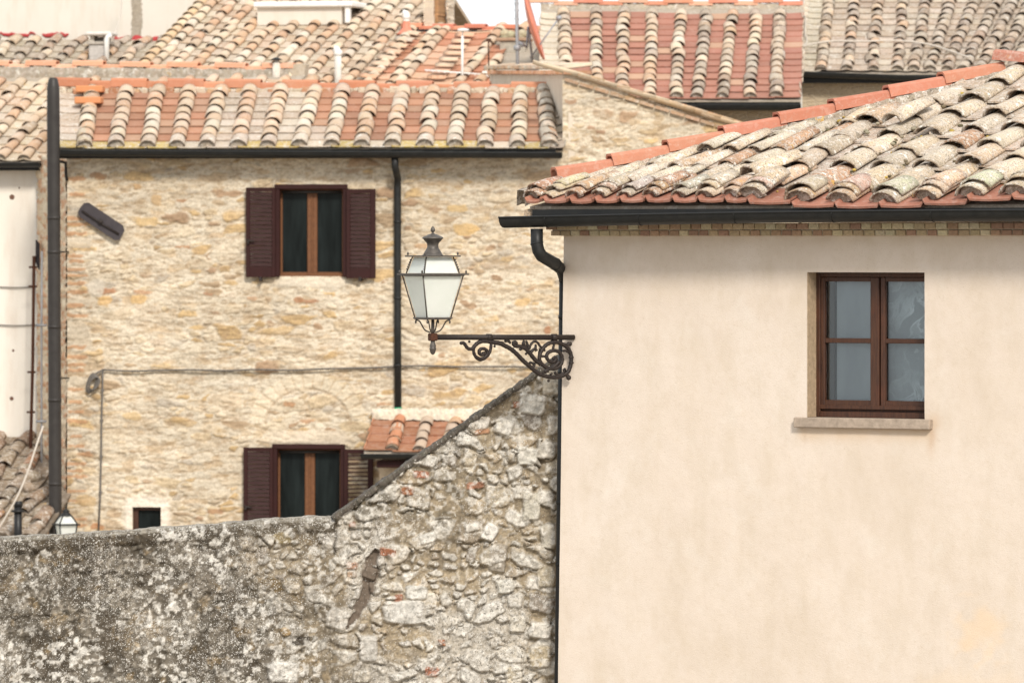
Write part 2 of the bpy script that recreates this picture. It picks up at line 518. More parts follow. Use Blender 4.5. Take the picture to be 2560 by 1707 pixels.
# near garden wall: lichened rubble (speckles from shader, stones from mesh)
t = NT("lichened rubble")
c = t.attr("Col"); wx = t.attr("wx", True)
n1_ = t.noise(30, 6, .7); c = t.mix(.62, c, t.mix(1.0, c, t.ramp(n1_, [(.25, .35), (.75, 1.6)]), 'MULTIPLY'))
dk = t.ramp(t.noise(55, 4, .7, vec=t.mapping(loc=(5, 2, 1))), [(.53, 0), (.60, 1)])
c = t.mix(t.math('MULTIPLY', dk, t.math('ADD', t.math('MULTIPLY', wx, .5), .22)), c, (.075, .065, .052))
# round white lichen dots in two sizes, more of them where wx is high
for sc, th, am in ((36, .18, .55), (66, .28, .6), (120, .40, .7), (170, .40, .6)):
    vo = t.voro(sc); vr = t.voro(sc, out="Color")
    sp = t.n.new("ShaderNodeSeparateColor"); t.L.new(vr, sp.inputs[0])
    keep = t.math('GREATER_THAN', t.math('MULTIPLY', wx, .62), sp.outputs[0])
    rad = t.math('MULTIPLY', sp.outputs[1], th)
    dot = t.math('LESS_THAN', vo, t.math('ADD', rad, .06))
    c = t.mix(t.math('MULTIPLY', t.math('MULTIPLY', dot, keep), am), c, (.66, .64, .60))
n3 = t.noise(70, 4, .7)
M['wall_near'] = t.out(c, .95, t.bump(t.mix(.5, n1_, n3), .7, .006), spec=.1)
t = NT("ground"); n = t.noise(.7, 6, .6)
M['ground'] = t.out(t.ramp(n, [(.3, (.26, .22, .17)), (.7, (.34, .29, .22))]), .95, t.bump(t.noise(20, 4, .6), .4, .02))
t = NT("hill"); n = t.noise(.2, 6, .6)
M['hill'] = t.out(t.ramp(n, [(.3, (.10, .10, .05)), (.7, (.22, .19, .12))]), .95, t.bump(t.noise(3, 4, .6), .4, .1))

# ---------------------------------------------------------------- tile makers
def _cop_faces(seg, nv):
    F = []; n = seg + 1
    for v in range(nv - 1):
        for i in range(seg):
            a = v * n + i
            F.append((a, a + 1, a + 1 + n, a + n))
    off = nv * n
    for v in range(nv - 1):
        for i in range(seg):
            a = off + v * n + i
            F.append((a, a + n, a + 1 + n, a + 1))
    for i in range(seg):
        F.append((i, off + i, off + i + 1, i + 1))
        b = (nv - 1) * n
        F.append((b + i, b + i + 1, off + b + i + 1, off + b + i))
    for v in range(nv - 1):
        a = v * n
        F.append((a, a + n, off + a + n, off + a))
        a = v * n + seg
        F.append((a, off + a, off + a + n, a + n))
    return F
_CF = {}
def coppo(mb, p, S, D, N, L, r0, r1, th, col, wx, flat=.85, seg=10, nv=4, rough=.007):
    key = (seg, nv)
    if key not in _CF: _CF[key] = _cop_faces(seg, nv)
    th_a = np.linspace(0.06, math.pi - .06, seg + 1)
    P = []
    bend = NR.uniform(-.006, .006)
    for inner in (0, 1):
        for v in np.linspace(0, 1, nv):
            r = (r0 + (r1 - r0) * v) - inner * th
            x = r * np.cos(th_a); z = flat * r * np.sin(th_a) + bend * math.sin(v * math.pi)
            y = np.full_like(x, v * L)
            if v == 0: y = y + NR.uniform(-rough, rough, len(x)) + (.006 * np.cos(th_a * 2))
            P.append(np.stack([x, y, z], 1))
    P = np.concatenate(P)
    P = np.array(p) + P[:, :1] * np.array(S) + P[:, 1:2] * np.array(D) + P[:, 2:3] * np.array(N)
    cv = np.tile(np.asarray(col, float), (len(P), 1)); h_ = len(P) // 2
    cv[h_:] = cv[h_:] * .38; cv[h_:h_ + seg + 1] = cv[h_:h_ + seg + 1] * .3 + np.array((.12, .075, .055)); cv[:seg + 1] *= .75  # undersides darkened to paint in shade; front rims are dark broken clay
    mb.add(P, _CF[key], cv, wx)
_PF = {}
def pan(mb, p, S, D, N, w, L, th, col, wx, dish=.015, lip=0.0, seg=6):
    x = np.linspace(-w / 2, w / 2, seg + 1)
    z = dish * (np.abs(x) / (w / 2)) ** 2.2
    if lip:
        z[0] += lip; z[-1] += lip
        x[1] = -w / 2 + .014; x[-2] = w / 2 - .014; z[1] = z[-2] = dish * .5
    P = []
    for t_ in (0, 1):
        for v in (0.0, .5, 1.0):
            P.append(np.stack([x, np.full_like(x, v * L), z - t_ * th], 1))
    P = np.concatenate(P)
    P = np.array(p) + P[:, :1] * np.array(S) + P[:, 1:2] * np.array(D) + P[:, 2:3] * np.array(N)
    n = seg + 1
    if seg not in _PF:
        F = []
        for v in range(2):
            for i in range(seg):
                a = v * n + i
                F.append((a, a + 1, a + 1 + n, a + n))
                a += 3 * n
                F.append((a, a + n, a + n + 1, a + 1))
        for i in range(seg):
            F.append((i, 3 * n + i, 3 * n + i + 1, i + 1))
        for v in range(2):
            a = v * n; F.append((a, a + n, 3 * n + a + n, 3 * n + a))
            a = v * n + seg; F.append((a, 3 * n + a, 3 * n + a + n, a + n))
        _PF[seg] = F
    mb.add(P, _PF[seg], col, wx, smooth=False)

def tile_roof(mb, cols, ye, ze, tanp, T, e=.34, L=.43, inside=None, cc=None, pc=None, th=.014,
              seed=0, dish=.015, lip=0.0, jit=1.0, pans=True, flat=.85, seg=8, last=None, plug=True, sag=.02, coff=0.0, extra=False, pitch=-.045, tap=.84):
    """cols: (x at eave, x at T, radius). cc(i,j)/pc(i,j) -> colour, weathering"""
    rng = random.Random(seed)
    rows = int(T / e) + 1
    ct = math.atan(tanp)
    def place(s0, s1, t, up, k):
        x = s0 + (s1 - s0) * t / T
        zz = ze + t * tanp + sag * (n1(x * .8 + t * .5, seed + 3) - .5) * 2
        D = Vector(((s1 - s0) / T, 1, tanp)).normalized()
        S = Vector((1, -(s1 - s0) / T, 0)).normalized()
        N = S.cross(D)
        return Vector((x, ye + t, zz)) + N * up, S, D, N
    for i in range(len(cols)):
        s0, s1, r = cols[i]
        for j in range(rows):
            t = j * e + rng.uniform(-.02, .02) * jit * (j > 0)
            x = s0 + (s1 - s0) * t / T
            if inside and not inside(x, t): continue
            c, w = cc(i, j)
            p, S, D, N = place(s0, s1, t + coff * (j == 0), .035 + rng.uniform(-.004, .006) * jit, 0)
            yaw = rng.gauss(0, .035) * jit; pit = pitch + rng.gauss(0, .012) * jit
            D2 = (D + S * yaw + N * pit).normalized(); S2 = (S - D * yaw + N * rng.gauss(0, .05) * jit).normalized()
            N2 = S2.cross(D2)
            rr = r * (1 + rng.uniform(-.07, .07) * jit)
            LL = L * (1 + rng.uniform(-.05, .05))
            if last and j >= rows - 1: LL *= last
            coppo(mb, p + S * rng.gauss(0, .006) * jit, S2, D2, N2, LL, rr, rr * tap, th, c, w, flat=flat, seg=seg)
            if extra and j == 0:
                for q_ in (.06, .12)[:1 + (i % 2)]:
                    pe, _, _, _ = place(s0, s1, t + coff + q_, .052 + q_ * .12, 0)
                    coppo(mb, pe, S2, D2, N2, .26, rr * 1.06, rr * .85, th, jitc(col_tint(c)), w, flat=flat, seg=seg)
            if j == 0 and plug:
                a = np.linspace(0, math.pi, 8); q = rr * .86
                base = p + D * .035 - N * .03
                P = [base] + [base + S * (q * math.cos(k)) + N * (.03 + q * flat * math.sin(k)) for k in a]
                mb.add(P, [(0, k, k + 1) for k in range(1, 8)], (.33, .29, .24), .8, smooth=False)
    if not pans: return
    for i in range(len(cols) - 1):
        a, b = cols[i], cols[i + 1]
        s0, s1 = (a[0] + b[0]) / 2, (a[1] + b[1]) / 2
        for j in range(rows):
            t = j * e
            x = s0 + (s1 - s0) * t / T
            if inside and not inside(x, t): continue
            w0 = b[0] - a[0]; wT = b[1] - a[1]
            w = (w0 + (wT - w0) * t / T) * 1.0
            if w < .1: continue
            c, wxx = pc(i, j)
            p, S, D, N = place(s0, s1, t, .024 + rng.uniform(0, .004), 0)
            D2 = (D - N * .058 + S * rng.gauss(0, .008) * jit).normalized()
            N2 = S.cross(D2)
            pan(mb, p + N * rng.uniform(-.001, .001), S, D2, N2, w - .004, L, .014, c, wxx, dish=dish, lip=lip)

def col_tint(c): return tuple(x * RNG.uniform(.85, 1.1) for x in c)
def jitc(c, a=.12, rng=RNG):
    k = 1 + rng.uniform(-a, a)
    return tuple(max(.01, x * k * (1 + rng.uniform(-a, a) * .15)) for x in c)
CREAM = [(.62, .50, .37), (.58, .43, .30), (.55, .36, .23), (.64, .55, .44), (.50, .38, .27), (.60, .45, .33), (.52, .33, .21)]
GREYT = [(.34, .28, .22), (.30, .235, .18), (.40, .32, .25), (.27, .21, .165), (.36, .25, .18), (.43, .36, .29)]
REDS = [(.39, .195, .12), (.35, .17, .105), (.42, .215, .135), (.33, .17, .11), (.40, .24, .16)]
WEATH = [(.52, .43, .35), (.48, .385, .30), (.54, .46, .38), (.44, .35, .275)]
NEARC = [(.62, .52, .39), (.56, .46, .34), (.54, .38, .26), (.64, .56, .44), (.52, .45, .35), (.60, .51, .38), (.50, .30, .19), (.48, .40, .30), (.58, .46, .32)]
NEWCAP = [(.48, .20, .115), (.44, .18, .10), (.50, .225, .135), (.46, .20, .12)]

def slab(mb, poly, ye, ze, tanp, up=-.012, thick=.035, col=(.36, .31, .25), wx=.3):
    """roof bed under the tiles; poly = [(x, t)]"""
    n = len(poly)
    P = [(x, ye + t, ze + t * tanp + up) for x, t in poly] + [(x, ye + t, ze + t * tanp + up - thick) for x, t in poly]
    F = [tuple(range(n)), tuple(range(n, 2 * n))[::-1]] + [(i, i + n, (i + 1) % n + n, (i + 1) % n) for i in range(n)]
    mb.add(P, F, col, wx, smooth=False)

CAPP = [(-1, -.62), (-.93, .45), (-.62, .78), (.62, .78), (.93, .45), (1, -.62)]
def cap(mb, p0, p1, w, h, col, wx=.1, s0=1.08, s1=.94, th=.016):
    p0, p1 = Vector(p0), Vector(p1)
    D = (p1 - p0).normalized(); S = D.cross(Vector((0, 0, 1))).normalized(); N = S.cross(D)
    P = []
    for k in (0, 1):
        for p, sc in ((p0, s0), (p1, s1)):
            for x, z in CAPP:
                q = p + S * (x * (w * sc - k * th)) + N * (z * (h * sc) - (k * th if z > -.5 else 0))
                P.append(q + D * (NR.uniform(-.003, .003)))
    n = 6; F = []
    for i in range(n - 1):
        F.append((i, i + 1, i + 1 + n, i + n))
        F.append((2 * n + i, 2 * n + i + n, 2 * n + i + 1 + n, 2 * n + i + 1))
        F.append((i, 2 * n + i, 2 * n + i + 1, i + 1))
        F.append((n + i, n + i + 1, 3 * n + i + 1, 3 * n + i))
    F.append((0, n, 3 * n, 2 * n)); F.append((n - 1, 3 * n - 1, 4 * n - 1, 2 * n - 1))
    mb.add(P, F, col, wx, smooth=False)

def cap_row(parent, pts, n, w, h, zig=0.0, step=0.02, name="ridge_tile", pal=NEWCAP, wx=.08, over=.06, mat='tile', rev=False):
    """row of n clay ridge tiles along the polyline (pts = 2 vectors); each its own sub-part mesh"""
    a, b = Vector(pts[0]), Vector(pts[1])
    for i in range(n):
        mb = MB()
        p0 = a.lerp(b, i / n); p1 = a.lerp(b, (i + 1) / n)
        d = (p1 - p0).normalized()
        if zig:
            z = (zig if i % 2 == 0 else -zig) + RNG.uniform(-.004, .004)
            ex = over if i % 2 == 0 else over * .2
            q0 = p0 - d * ex + Vector((0, 0, z)); q1 = p1 + d * ex + Vector((0, 0, z + RNG.uniform(-.006, .006)))
            cap(mb, q0, q1, w, h, jitc(RNG.choice(pal), .08), wx, 1.0 + (.06 if i % 2 == 0 else 0), 1.0 + (.06 if i % 2 == 0 else 0))
        else:
            q0 = p0 - d * over + Vector((0, 0, step + RNG.uniform(-.004, .004))); q1 = p1 + Vector((0, 0, -.002 + RNG.uniform(-.003, .003)))
            cap(mb, q0, q1, w, h, jitc(RNG.choice(pal), .07), wx, 1.06, .92)
        mb.build(name, M[mat], parent)

def bumpy_strip(mb, a, b, w, h0, h1, col, n=40, wx=.3, amp=.012):
    """mortar ridge between two points: irregular cross section"""
    a, b = Vector(a), Vector(b); D = (b - a).normalized(); S = D.cross(Vector((0, 0, 1))).normalized()
    prof = [(-1, h0), (-.95, (h0 + h1) / 2), (-.8, h1 * .9), (0, h1), (.8, h1 * .9), (.95, (h0 + h1) / 2), (1, h0)]
    P = []
    for i in range(n + 1):
        p = a.lerp(b, i / n)
        for x, z in prof:
            P.append(p + S * (x * w + NR.uniform(-amp, amp)) + Vector((0, 0, z + NR.uniform(-amp, amp) * .6)))
    m = len(prof)
    F = [(i * m + k, i * m + k + 1, (i + 1) * m + k + 1, (i + 1) * m + k) for i in range(n) for k in range(m - 1)]
    C = np.array([jitc(col, .18) for _ in P])
    mb.add(P, F, C, wx)

def gutter(parent, a, b, r, mat, name="gutter", lip=.006, n=24, sagp=None, hangers=0, joints=()):
    a, b = Vector(a), Vector(b)
    mb = MB(); m = 9
    an = np.linspace(math.pi, 2 * math.pi, m)
    P = []
    for i in range(n + 1):
        p = a.lerp(b, i / n)
        if sagp: p = p + Vector((0, 0, sagp(i / n)))
        for k in an: P.append((p.x, p.y + r * math.cos(k), p.z + r * math.sin(k)))
        for k in an: P.append((p.x, p.y + (r - .004) * math.cos(k), p.z + (r - .004) * math.sin(k)))
    F = []; q = 2 * m
    for i in range(n):
        for k in range(m - 1):
            F.append((i * q + k, i * q + k + 1, (i + 1) * q + k + 1, (i + 1) * q + k))
            F.append((i * q + m + k, (i + 1) * q + m + k, (i + 1) * q + m + k + 1, i * q + m + k + 1))
        F.append((i * q + m - 1, i * q + q - 1, (i + 1) * q + q - 1, (i + 1) * q + m - 1))
    F.append(tuple(range(m))); F.append(tuple(n * q + k for k in range(m))[::-1])
    mb.add(P, F)
    lp = []
    for i in range(n + 1):
        p = a.lerp(b, i / n)
        if sagp: p = p + Vector((0, 0, sagp(i / n)))
        lp.append((p.x, p.y - r, p.z))
    mb.tube(lp, lip, 8)
    g = mb.build(name, M[mat], parent)
    def band(f, wd, ex, nm):
        p = a.lerp(b, f)
        if sagp: p = p + Vector((0, 0, sagp(f)))
        h = MB()
        ring = [(p.x + .02 * math.sin(k), p.y + (r + ex) * math.cos(k), p.z + (r + ex) * math.sin(k)) for k in np.linspace(math.pi, 1.85 * math.pi, 10)]
        h.tube(ring, wd, 6)
        h.build(nm, M[mat], g)
    for i in range(hangers): band((i + .5) / hangers, .0035, .0015, "gutter_bracket")
    return g

def wall_cells(mb, x0, x1, z0, z1, holes, y0, y1, col=(.5, .5, .5), wx=0.0, batter=0.0, ztop=None):
    xs = sorted(set([x0, x1] + [v for h in holes for v in (h[0], h[1]) if x0 < v < x1]))
    zs = sorted(set([z0, z1] + [v for h in holes for v in (h[2], h[3]) if z0 < v < z1]))
    def solid(i, j):
        if i < 0 or j < 0 or i >= len(xs) - 1 or j >= len(zs) - 1: return False
        cx, cz = (xs[i] + xs[i + 1]) / 2, (zs[j] + zs[j + 1]) / 2
        return not any(h[0] < cx < h[1] and h[2] < cz < h[3] for h in holes)
    def X(i, z): return xs[i] + (batter * (z1 - z) if i == 0 else 0)
    for i in range(len(xs) - 1):
        for j in range(len(zs) - 1):
            if not solid(i, j): continue
            za, zb = zs[j], zs[j + 1]
            A = [(X(i, za), za), (X(i + 1, za), za), (X(i + 1, zb), zb), (X(i, zb), zb)]
            P = [(x, y0, z) for x, z in A] + [(x, y1, z) for x, z in A]
            F = [(0, 1, 2, 3), (7, 6, 5, 4)]
            if not solid(i, j - 1): F.append((0, 4, 5, 1))
            if not solid(i + 1, j): F.append((1, 5, 6, 2))
            if not solid(i, j + 1): F.append((2, 6, 7, 3))
            if not solid(i - 1, j): F.append((3, 7, 4, 0))
            mb.add(P, F, col, wx, smooth=False)

def px_arrays(fr, X, Yl, Z):
    wx_ = fr.o.x + X * fr.c + Yl * fr.s_; wy = fr.o.y - X * fr.s_ + Yl * fr.c
    return 1280 + wx_ / wy * FP, HZ - (Z - CAMZ) / wy * FP

# ================================================================ SETTING
g = MB()
n_ = 40
gx, gy = np.meshgrid(np.linspace(-300, 300, n_), np.linspace(-60, 700, n_))
g.add(np.stack([gx, gy, 0 * gx], -1).reshape(-1, 3), [(j * n_ + i, j * n_ + i + 1, (j + 1) * n_ + i + 1, (j + 1) * n_ + i) for j in range(n_ - 1) for i in range(n_ - 1)])
tag(g.build("ground", M['ground']), kind="structure")

# ================================================================ NEAR PLASTERED HOUSE
R = Fr(1411, 41.0, 32)
house = empty("plastered_house", R, label="near house with smooth cream plaster wall, one brown window and lichened tile roof", cat="house")
zt = R.loc(1420, 582, 0).z
XR = 6.2                                     # how far the front runs to the right
bat = -.043 / 3.0
ox0, ox1 = R.loc(2020, 860).x, R.loc(2313, 860).x
oz0, oz1 = R.loc(2160, 1046).z, R.loc(2160, 681).z
hole = (ox0, ox1, oz0, oz1)
mb = MB()
wall_cells(mb, 0, XR, 0, zt, [hole], 0, .36, batter=bat)
# left, right, back walls
for poly, y0, y1 in (([(0.001 + bat * zt, 0), (.3, 0), (.3, zt), (.001, zt)], .36, 6.6),):
    mb.prism(poly, y0, y1)
mb.box((XR - .3, .36, 0), (XR, 6.6, zt)); mb.box((.0, 6.6, 0), (XR, 6.9, zt + .0))
# dense front skin, gently uneven, with stains, and shade painted in at the top
zb = R.loc(1500, 2100).z
res = .02
xs = np.concatenate([np.arange(0, XR, res), [XR]]); zs = np.arange(zb, zt + res * .5, res); zs[-1] = zt
def snap(a, v):
    a[np.argmin(np.abs(a - v))] = v
for v in (ox0, ox1): snap(xs, v)
for v in (oz0, oz1): snap(zs, v)
X, Z = np.meshgrid(xs, zs)
und = (fbm(X * 1.3, Z * 1.1, 3, 3) - .5) * .012 + (fbm(X * 9, Z * 9, 4, 3) - .5) * .0035
Xs = X + bat * (zt - Z) * np.clip(1 - X / .6, 0, 1)
Yl = -.009 + und
pxx, pyy = px_arrays(R, Xs, Yl, Z)
xc, zc = (X[:-1, :-1] + X[1:, 1:]) / 2, (Z[:-1, :-1] + Z[1:, 1:]) / 2
keep = ~((xc > ox0) & (xc < ox1) & (zc > oz0) & (zc < oz1))
C = np.zeros(X.shape + (3,)); WX = np.zeros(X.shape)
def stain_shade(mask, col, amt):
    global C, WX
    mask = np.clip(mask, 0, 1) * amt
    up = mask > WX
    C = np.where(up[..., None], np.array(col), C); WX = np.maximum(WX, mask)
nz = fbm(pxx / 26, pyy / 26, 21, 4)
stain_shade(sstep(.62, .12, np.hypot((pxx - 2455) / 62, (pyy - 1580) / 78) * .5 + (nz - .5) * .9), (.74, .55, .36), .5)
stain_shade(sstep(.5, .2, np.hypot((pxx - 2420) / 200, (pyy - 1720) / 70) * .6 + (nz - .5) * .6), (.70, .56, .41), .3)
# rust runs under the sill ends, browner bands beside and under the sill
drip = np.exp(-((pxx - 2331 - (fbm(pyy / 40, pyy * 0, 5, 2) - .5) * 14) / 9.0) ** 2) * sstep(1062, 1078, pyy) * sstep(1160, 1085, pyy)
stain_shade(drip, (.52, .32, .18), .45)
stain_shade(np.exp(-((pxx - 2336) / 16.0) ** 2) * sstep(1020, 1050, pyy) * sstep(1085, 1060, pyy), (.54, .38, .24), .4)
stain_shade(np.exp(-((pxx - 2014) / 8.0) ** 2) * sstep(1070, 1080, pyy) * sstep(1120, 1088, pyy), (.48, .33, .20), .5)
stain_shade(sstep(1985, 2010, pxx) * sstep(2345, 2320, pxx) * sstep(1120, 1072, pyy) * sstep(1066, 1072, pyy) * (.5 + nz), (.60, .43, .27), .5)
stain_shade(sstep(625, 590, pyy) * (.25 + fbm(pxx / 50, pyy / 14, 31, 4)), (.52, .43, .32), .5)  # shade under the cornice painted into the plaster colour
stain_shade(np.exp(-((pxx - 1425) / 18.0) ** 2) * sstep(1000, 700, pyy) * (fbm(pxx / 9, pyy / 60, 33, 3)), (.60, .49, .36), .4)
skin_args = ("wall_skin", Xs, Yl, Z, C, WX, keep, M['plaster'])
wall_o = mb.build("wall", M['plaster'], house)
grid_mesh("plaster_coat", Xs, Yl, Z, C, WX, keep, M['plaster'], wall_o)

# cornice of two brick courses
BRK = [(.42, .34, .22), (.48, .41, .27), (.35, .24, .16), (.40, .31, .20), (.33, .21, .15), (.52, .46, .32)]
mb = MB()
zc0, zc1 = R.loc(1500, 590, -.05).z, R.loc(1500, 575.5, -.05).z
zc2, zc3 = R.loc(1500, 574, -.1).z, R.loc(1500, 560, -.1).z
x = -.075
while x < XR:
    w = .078 + RNG.uniform(-.004, .006)
    mb.box((x, -.055 + RNG.uniform(-.004, .004), zc0 + RNG.uniform(0, .002)), (x + w - .008, .2, zc1 - .003), jitc(RNG.choice(BRK), .12), .3, bev=.004)
    x += w
x = -.075
while x < XR:
    w = .080 + RNG.uniform(-.004, .006)
    mb.box((x, -.115 + RNG.uniform(-.004, .004), zc2), (x + w - .006, .2, zc3), jitc(RNG.choice(BRK), .12), .3, bev=.003)
    x += w
mb.box((-.068, -.045, zc0 + .004), (XR - .01, .15, zc3 + .002), (.36, .32, .25), 0)
mb.build("brick_cornice", M['brick'], house)

# roof
ye = -.30; tp = .345
ze = R.loc(2100, 519, ye).z
def sx(px): return R.loc(px, 528, ye).x
ebase = [1357 - 64 * 1, 1357, 1424, 1487, 1550, 1615, 1682, 1746, 1814, 1871, 1981, 2089, 2199, 2308, 2419, 2531, 2641, 2752]
ebase = [1312] + ebase[1:]
A_ = R.slope(1408, 462, ye, ze, tp); B_ = R.slope(2500, 192, ye, ze, tp)
TR = B_.y - ye
khip = (B_.x - A_.x) / (B_.y - A_.y)
def hipx(t): return A_.x + khip * (ye + t - A_.y)
print("hip", A_, B_, TR, khip, "hip at eave", R.proj((hipx(0), ye, ze)))
cols = []
for i, p in enumerate(ebase):
    gap = (ebase[min(i + 1, len(ebase) - 1)] - ebase[min(i, len(ebase) - 2)]) / 322.0
    kk = .20 * max(0, 1 - i / 9.0)
    x0 = sx(p)
    r = .102 if gap > .3 else .069
    cols.append((x0, x0 + kk * TR, r))
# between the narrow eave columns of the left part the tiles further up are as wide as elsewhere
def insR(x, t): return x > hipx(t + .30) + .02 + .02 * math.sin(t * 9)
def ccR(i, j):
    return jitc(RNG.choice(NEARC), .14), RNG.uniform(.7, 1.0)
def pcR(i, j):
    if j == 0: return jitc((.34, .145, .10), .08), .12
    return jitc(RNG.choice(WEATH), .12), .9
mb = MB()
tile_roof(mb, cols, ye, ze, tp, TR, e=.325, L=.45, inside=insR, cc=ccR, pc=pcR, th=.017, seed=21, dish=.012, lip=.018, jit=1.6, seg=12, sag=.035, coff=.055, extra=True, flat=.72, pitch=-.06, tap=.80)
# a few slipped and broken tiles lying askew
for (px, py, yaw, r) in ((1870, 478, .45, .09), (2230, 345, .16, .085)):
    q = R.slope(px, py, ye, ze, tp)
    D = Vector((0, 1, tp)).normalized(); D2 = (D + Vector((yaw, 0, 0))).normalized(); S2 = D2.cross(Vector((0, 0, 1))).normalized(); N2 = S2.cross(D2)
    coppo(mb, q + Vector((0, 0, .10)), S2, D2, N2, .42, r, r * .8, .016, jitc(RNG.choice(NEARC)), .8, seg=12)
xr = XR + .1
slab(mb, [(sx(1312) - .01, .08), (xr, .08), (xr, TR), (hipx(TR), TR)], ye, ze, tp)
# hidden slopes: left of the hip and behind the ridge
lz = ze; P = [(sx(1312) - .02, ye + .02, ze - .01), (hipx(TR), ye + TR, ze + TR * tp - .02), (hipx(TR) , ye + TR + 3.2, ze + TR * tp - .95), (sx(1312) - .02, ye + TR + 3.2, ze - .01)]
mb.add(P + [(a, b, c - .07) for a, b, c in P], [(0, 1, 2, 3), (7, 6, 5, 4), (0, 4, 5, 1), (1, 5, 6, 2), (2, 6, 7, 3), (3, 7, 4, 0)], (.40, .31, .22), .8, smooth=False)
P = [(hipx(TR), ye + TR, ze + TR * tp - .02), (xr, ye + TR, ze + TR * tp - .02), (xr, ye + TR + 3.2, ze + TR * tp - .95), (hipx(TR), ye + TR + 3.2, ze + TR * tp - .95)]
mb.add(P + [(a, b, c - .07) for a, b, c in P], [(0, 1, 2, 3), (7, 6, 5, 4), (0, 4, 5, 1), (1, 5, 6, 2), (2, 6, 7, 3), (3, 7, 4, 0)], (.40, .31, .22), .8, smooth=False)
# mortar bed under the hip tiles
hA = Vector((hipx(.12), ye + .12, ze + .12 * tp)); hB = Vector((hipx(TR), ye + TR, ze + TR * tp))
bumpy_strip(mb, hA + (hB - hA) * .06, hB, .13, -.07, .040, (.27, .23, .18), 90, .85, .012)
roofR = mb.build("roof", M['tile_near'], house)
capA = R.slope(1402, 464, ye, ze, tp) + Vector((0, 0, .055)); capB = R.slope(2505, 190, ye, ze, tp) + Vector((0, 0, .058))
NEARCAP = [(.46, .185, .12), (.48, .19, .125), (.44, .17, .11), (.47, .205, .13)]
cap_row(roofR, (capA, capB), 8, .095, .056, step=.03, over=.05, pal=NEARCAP, wx=.10, mat='tile_near')
ra, rb = capB + Vector((.02, 0, .045)), capB + Vector((.02 + 4 * .37, .02, .05))
cap_row(roofR, (ra, rb), 4, .10, .05, step=.035, over=.04, pal=[(.42, .18, .13), (.40, .17, .12)], wx=.25, mat='tile_near')
# grit, mortar crumbs and moss caught between the tiles
mb = MB()
for i in range(420):
    t_ = RNG.uniform(.1, TR - .1); k_ = RNG.randrange(len(cols) - 1)
    x_ = cols[k_][0] + (cols[k_][1] - cols[k_][0]) * t_ / TR + cols[k_][2] * RNG.choice((-1.0, 1.0)) + RNG.gauss(0, .012)
    if x_ < hipx(t_) + .1: continue
    r_ = RNG.uniform(.008, .022)
    mb.lathe((x_, ye + t_, ze + t_ * tp + .03), [(.001, -r_), (r_, -r_ * .4), (r_ * 1.2, 0), (r_ * .6, r_ * .5), (.001, r_ * .6)], 6, jitc(RNG.choice([(.16, .13, .08), (.30, .26, .19), (.42, .30, .08), (.10, .09, .05)]), .2), .5)
mb.build("roof_grit", M['mortar'], roofR)["kind"] = "stuff"
# loose tile edges at the lower left corner
# gutter (it sags a little towards the corner) and its downpipe
ga = R.loc(1260, 546, ye - .05); gb = R.loc(2700, 538, ye - .05)
zl = lambda f: (.022 * math.sin(math.pi * min(1, f * 1.15)))
gR = gutter(house, (ga.x, ye - .05, R.loc(1262, 544, ye - .11).z), (XR + .1, ye - .05, R.loc(2560, 533, ye - .11).z + .012), .070, 'metal_dark', lip=.0065, sagp=zl, hangers=9)
mb = MB()      # dark fascia strip behind the gutter
mb.box((sx(1325), ye + .028, ze - .085), (xr, ye + .06, ze - .005))
mb.build("fascia", M['metal_dark'], house)
mb = MB()
yp = ye - .05
pts = [(1342, 572, yp), (1342, 608, yp), (1346, 627, yp), (1354, 640, yp + .02), (1388, 660, yp + .22), (1404, 674, yp + .38), (1409.5, 700, yp + .46)]
path = []
for px, py, y in pts:
    v = R.loc(px, py, y); path.append(v)
mb.tube(path, [.042] * 5 + [.040, .032], 14)
for f in (1, 4):
    mb.tube([path[f] + (path[f + 1] - path[f]).normalized() * -.004, path[f] + (path[f + 1] - path[f]).normalized() * .006], .0445, 14)
px0 = path[-1]
bt = [px0]
for k in range(1, 7):
    z = px0.z - k * (px0.z) / 6
    bt.append(Vector((px0.x + bat * (px0.z - z) * 1.0, px0.y, max(z, .01))))
mb.tube(bt, .031, 14)
for py in (700, 792, 930, 1255, 1410):
    z = R.loc(1403, py, px0.y).z; xx = px0.x + bat * (px0.z - z)
    mb.tube([(xx, px0.y, z - .012), (xx, px0.y, z + .012)], .0345, 14)
mb.build("downpipe", M['metal_dark'], house)

# window of the plastered house
yw = .105
def wx_(px): return R.loc(px, 860, yw).x
def wz_(py): return R.loc(2170, py, yw).z
fr0, fr1 = ox0 + .002, ox1 - .002
win = empty("window", None, (0, 0, 0)); win.parent = house
mb = MB(); d0, d1 = yw - .005, yw + .06
zt_, zb_ = oz1 - .002, oz0 + .002
bb = lambda a, b, c, d, y0=d0, y1=d1, m=None: (m or mb).box((a, y0, c), (b, y1, d), bev=.004)
zf1 = wz_(693); zf0 = wz_(1024)
bb(fr0, wx_(2051), zb_, zt_); bb(fr1 - .03, fr1, zb_, zt_)
bb(wx_(2051), fr1 - .03, zf1 + .001, zt_)
bb(wx_(2051), fr1 - .03, zb_, wz_(1029.5), d0 - .008)
bb(wx_(2051), fr1 - .03, wz_(1024), wz_(1013), d0 - .004)
mb.box((wx_(2051), d0 + .03, wz_(1029.5)), (fr1 - .03, d1, wz_(1024)))
mb.build("frame", M['wood_brown'], win)
xm0, xm1 = wx_(2175.5), wx_(2197)
zmid0, zmid1 = wz_(858), wz_(846)
